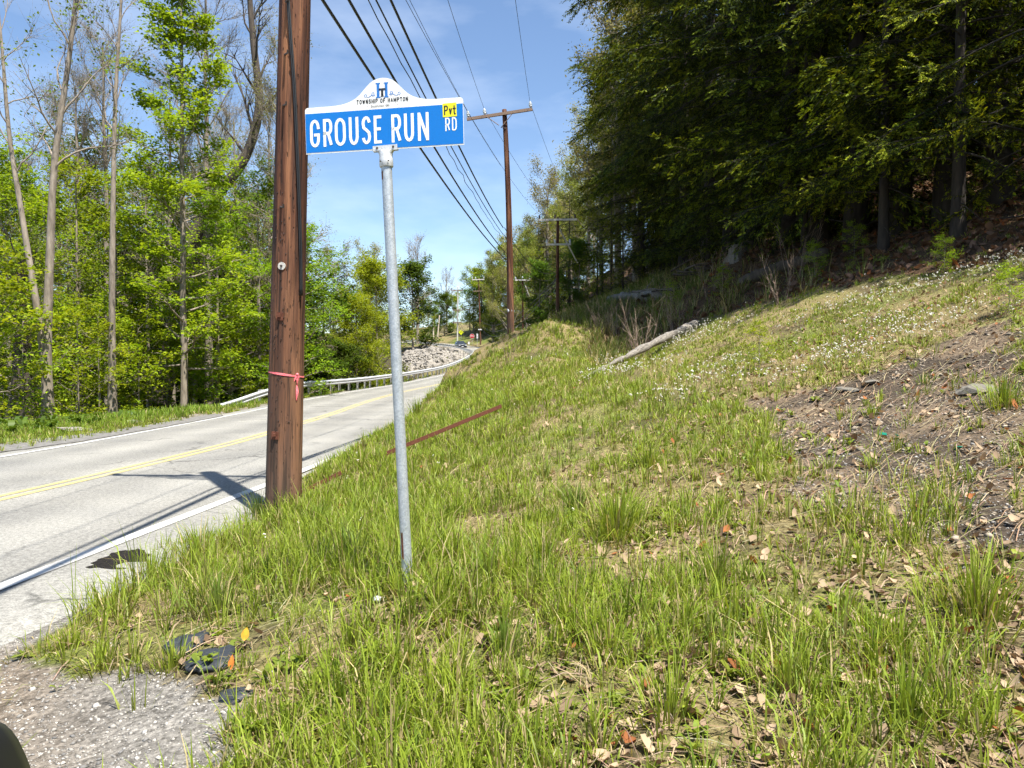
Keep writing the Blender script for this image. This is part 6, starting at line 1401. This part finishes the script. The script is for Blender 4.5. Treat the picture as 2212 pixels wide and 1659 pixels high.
x, y = fan(22000, 2.2, 15, 1.5, G); g_, b__, w__ = zone(x, y); lit = smoothstep(-1.2, 2.0, x + .35 * (5 - y)) * .8 + .08
k = G.random(len(x)) < np.where(g_ > 0, .0, np.where(b__ > 0, .38, lit * .8)); x, y = x[k], y[k]; k = road_near(x, y)[0] > 3.9; x, y = x[k], y[k]
curl_leaves('leaf_litter', x, y, .040, G, 'dry tan leaves scattered between the grass of the bank', ((.15, .10, .058), (.46, .345, .22)))
x = G.uniform(3, 26, 24000); y = G.uniform(6, 44, 24000); w__ = zone(x, y)[2]; k = (w__ > 0) & (G.random(len(x)) < smoothstep(46, 12, y)); x, y = x[k], y[k]
curl_leaves('woodland_litter', x, y, .12, G, 'brown leaf litter covering the shaded floor below the hemlocks', ((.12, .070, .040), (.24, .15, .09)))
# broad-leaved weeds: rosettes of pointed leaves
def rosettes(store_V, x, y, nl, size, rng, a, b, rise=.55, asp=.26):
    n = len(x); cnt = np.maximum(3, rng.poisson(nl, n)); idx = np.repeat(np.arange(n), cnt); m = len(idx); az = rng.uniform(0, 6.28, m); s = size[idx] * rng.uniform(.55, 1.2, m); up = rng.uniform(.15, rise + .35, m)
    P0 = np.column_stack([x[idx], y[idx], height(x, y)[idx] + .004]); D_ = np.stack([np.cos(az), np.sin(az), np.zeros(m)], 1); S_ = np.stack([-np.sin(az), np.cos(az), np.zeros(m)], 1); Zv = np.array([0, 0, 1.0])
    q = lambda f, zf: P0 + D_ * (s * f)[:, None] + Zv * (s * up * zf)[:, None]
    w = (s * asp)[:, None]; pts = [q(0, 0) - S_ * w * .15, q(0, 0) + S_ * w * .15, q(.35, .6) - S_ * w * .8 + Zv * .004, q(.35, .6) + S_ * w * .8 + Zv * .004, q(.7, .95) - S_ * w * .7, q(.7, .95) + S_ * w * .7, q(1, .85)]
    V = np.stack(pts, 1).reshape(-1, 3); i = 7 * np.arange(m); F4 = np.concatenate([np.stack([i, i + 1, i + 3, i + 2], 1), np.stack([i + 2, i + 3, i + 5, i + 4], 1)]); F3 = np.stack([i + 4, i + 5, i + 6], 1)
    store_V.append((V, F4, F3, np.repeat(mixcol(rng, m, a, b, .18), 7, 0)))
def build_ros(name, store, label, cat):
    Vs, f4, f3, cs, n = [], [], [], [], 0
    for V, a_, b_, c_ in store: Vs.append(V); f4.append(a_ + n); f3.append(b_ + n); cs.append(c_); n += len(V)
    tag(link(name, np_mesh(name, np.concatenate(Vs), [np.concatenate(f4), np.concatenate(f3)], np.concatenate(cs)), M['grass']), label, cat, kind='stuff')
ws = []
x, y = fan(5200, 2.2, 18, 1.5, G); k = G.random(len(x)) < (cover(x, y) * .6 + .03) * (zone(x, y)[0] < .5) * (zone(x, y)[2] < .5) * (road_near(x, y)[0] > 3.8); x, y = x[k], y[k]
rosettes(ws, x, y, 7, .03 + .045 * G.random(len(x)), G, (.13, .20, .018), (.25, .31, .035))
x, y = fan(9000, 2.2, 14, 1.5, G); k = G.random(len(x)) < (cover(x, y) * .55) * smoothstep(.5, .6, fbm(x, y, 1.2, 2, 51)); x, y = x[k], y[k]
rosettes(ws, x, y, 5, .018 + .02 * G.random(len(x)), G, (.12, .20, .018), (.22, .29, .03), rise=1.2, asp=.5)
for px, py in [(450, 1440), (520, 1400), (590, 1455), (1000, 1500), (1150, 1480), (1330, 1530), (480, 1480), (420, 1445), (700, 1480), (900, 1585), (1760, 870), (1700, 905), (1740, 950), (1640, 960), (1850, 960), (640, 1440), (380, 1440), (560, 1590), (620, 1580), (1600, 1480), (1500, 1600)]:
    p = ground_at(px, py); rosettes(ws, np.full(2, p[0]) + G.normal(0, .03, 2), np.full(2, p[1]) + G.normal(0, .03, 2), 9, np.full(2, .062), G, (.14, .20, .02), (.22, .27, .035), rise=.8)
build_ros('weeds', ws, 'broad-leaved weeds and clover among the grass', 'weeds')
# ground cover under the left trees
cs_ = []
n = 3800; i = G.integers(95, 170, n); off = -G.uniform(5.5, 26, n); x = RC[i, 0] + RN[i, 0] * off; y = RC[i, 1] + RN[i, 1] * off; k = G.random(n) < .25 + .75 * smoothstep(20, 7, -off); x, y = x[k], y[k]
rosettes(cs_, x, y, 8, .08 + .12 * G.random(len(x)), G, (.05, .095, .012), (.12, .19, .02), rise=1.2, asp=.4)
build_ros('ground_cover', cs_, 'leafy ground cover under the trees across the road', 'ground cover')
# white fluffy flower heads on thin stems
fx, fy = [], []
for poly, n in ((Z_FLOWER, 1250), (Z_FLOWER2, 420), (Z_FLOWER3, 260)):
    a_ = np.array(poly); x = G.uniform(a_[:, 0].min(), a_[:, 0].max(), n * 6); y = G.uniform(a_[:, 1].min(), a_[:, 1].max(), n * 6); k = in_poly(x, y, poly) & (G.random(n * 6) < smoothstep(.42, .64, fbm(x, y, 1.2, 3, 61)) * (9.0 / np.maximum(y, 5)) ** .6); x, y = x[k][:n], y[k][:n]; fx.append(x); fy.append(y)
x, y = fan(160, 5, 22, 1.0, G); k = (cover(x, y) > .3); fx.append(x[k]); fy.append(y[k]); x = np.concatenate(fx); y = np.concatenate(fy); n = len(x); z = height(x, y); h = G.uniform(.10, .26, n); lx = G.normal(0, .03, n); ly = G.normal(0, .03, n)
top_ = np.column_stack([x + lx, y + ly, z + h]); V = []; cc = []
for j in range(3):
    v, f = octs(top_ + G.normal(0, .008, (n, 3)), G.uniform(.006, .011, n) * (1 + y * .02), G, .8); V.append(v); cc.append(np.repeat(mixcol(G, n, (.60, .56, .46), (.80, .78, .70), .08), 6, 0))
F = [f + 6 * n * j for j in range(3)]; nV = 18 * n; w = .0022 * (1 + y * .05); b0 = np.column_stack([x, y, z])
V.append(np.stack([b0 - np.column_stack([w, 0 * w, 0 * w]), b0 + np.column_stack([w, 0 * w, 0 * w]), top_], 1).reshape(-1, 3)); i = nV + 3 * np.arange(n); F.append(np.stack([i, i + 1, i + 2], 1)); cc.append(np.repeat(mixcol(G, n, (.20, .19, .08), (.28, .26, .12), .1), 3, 0))
tag(link('white_flowers', np_mesh('white_flowers', np.concatenate(V), np.concatenate(F), np.concatenate(cc)), M['litter']), 'small fluffy white flower heads on thin stems over the upper meadow', 'flowers', kind='stuff')
# pebbles on the gravel and on the bare slope
x, y = fan(70000, 2.0, 8, 1.4, G); g_, b__, w__ = zone(x, y); rd = road_near(x, y)[0]; k = ((g_ > 0) & (rd > 3.2) & (G.random(len(x)) < .95)) | ((b__ > 0) & (G.random(len(x)) < .8)) | ((g_ == 0) & (G.random(len(x)) < .03) & (rd > 3.8)); x, y = x[k], y[k]; n = len(x)
s = np.clip(G.lognormal(-5.25, .5, n), .0028, .022); V, F = octs(np.column_stack([x, y, height(x, y) + s * .12]), s, G, .5)
light = np.where(G.random((n, 1)) < .25, 1.45, 1.0); tq = G.random((n, 1)); tone = (np.array([.15, .145, .138]) * (1 - tq) + np.array([.40, .37, .325]) * tq) * light * G.uniform(.75, 1.2, (n, 1))
tag(link('pebbles', np_mesh('pebbles', V, F, np.repeat(np.clip(tone, 0, .72), 6, 0)), M['pebble']), 'loose pale gravel on the driveway edge and the bare slope', 'gravel', kind='stuff')

# clods and chips of stone lying on the bare slope
_b = np.array(Z_BARE); n = 16000; x = G.uniform(_b[:, 0].min(), _b[:, 0].max(), n); y = G.uniform(_b[:, 1].min(), _b[:, 1].max(), n); k = in_poly(x, y, Z_BARE) & (G.random(n) < .25 + .75 * smoothstep(.4, .6, fbm(x, y, .5, 2, 81))); x, y = x[k], y[k]; n = len(x)
s_ = np.clip(G.lognormal(-4.6, .55, n), .004, .045); V, F = octs(np.column_stack([x, y, height(x, y) + s_ * .15]), s_, G, .55); tq = G.random((n, 1)) ** 1.6
tag(link('clods', np_mesh('clods', V, F, np.repeat((np.array([.075, .058, .044]) * (1 - tq) + np.array([.36, .30, .23]) * tq) * G.uniform(.8, 1.2, (n, 1)), 6, 0)), M['pebble']), 'clods of earth and chips of stone on the bare slope', 'clods', kind='stuff')
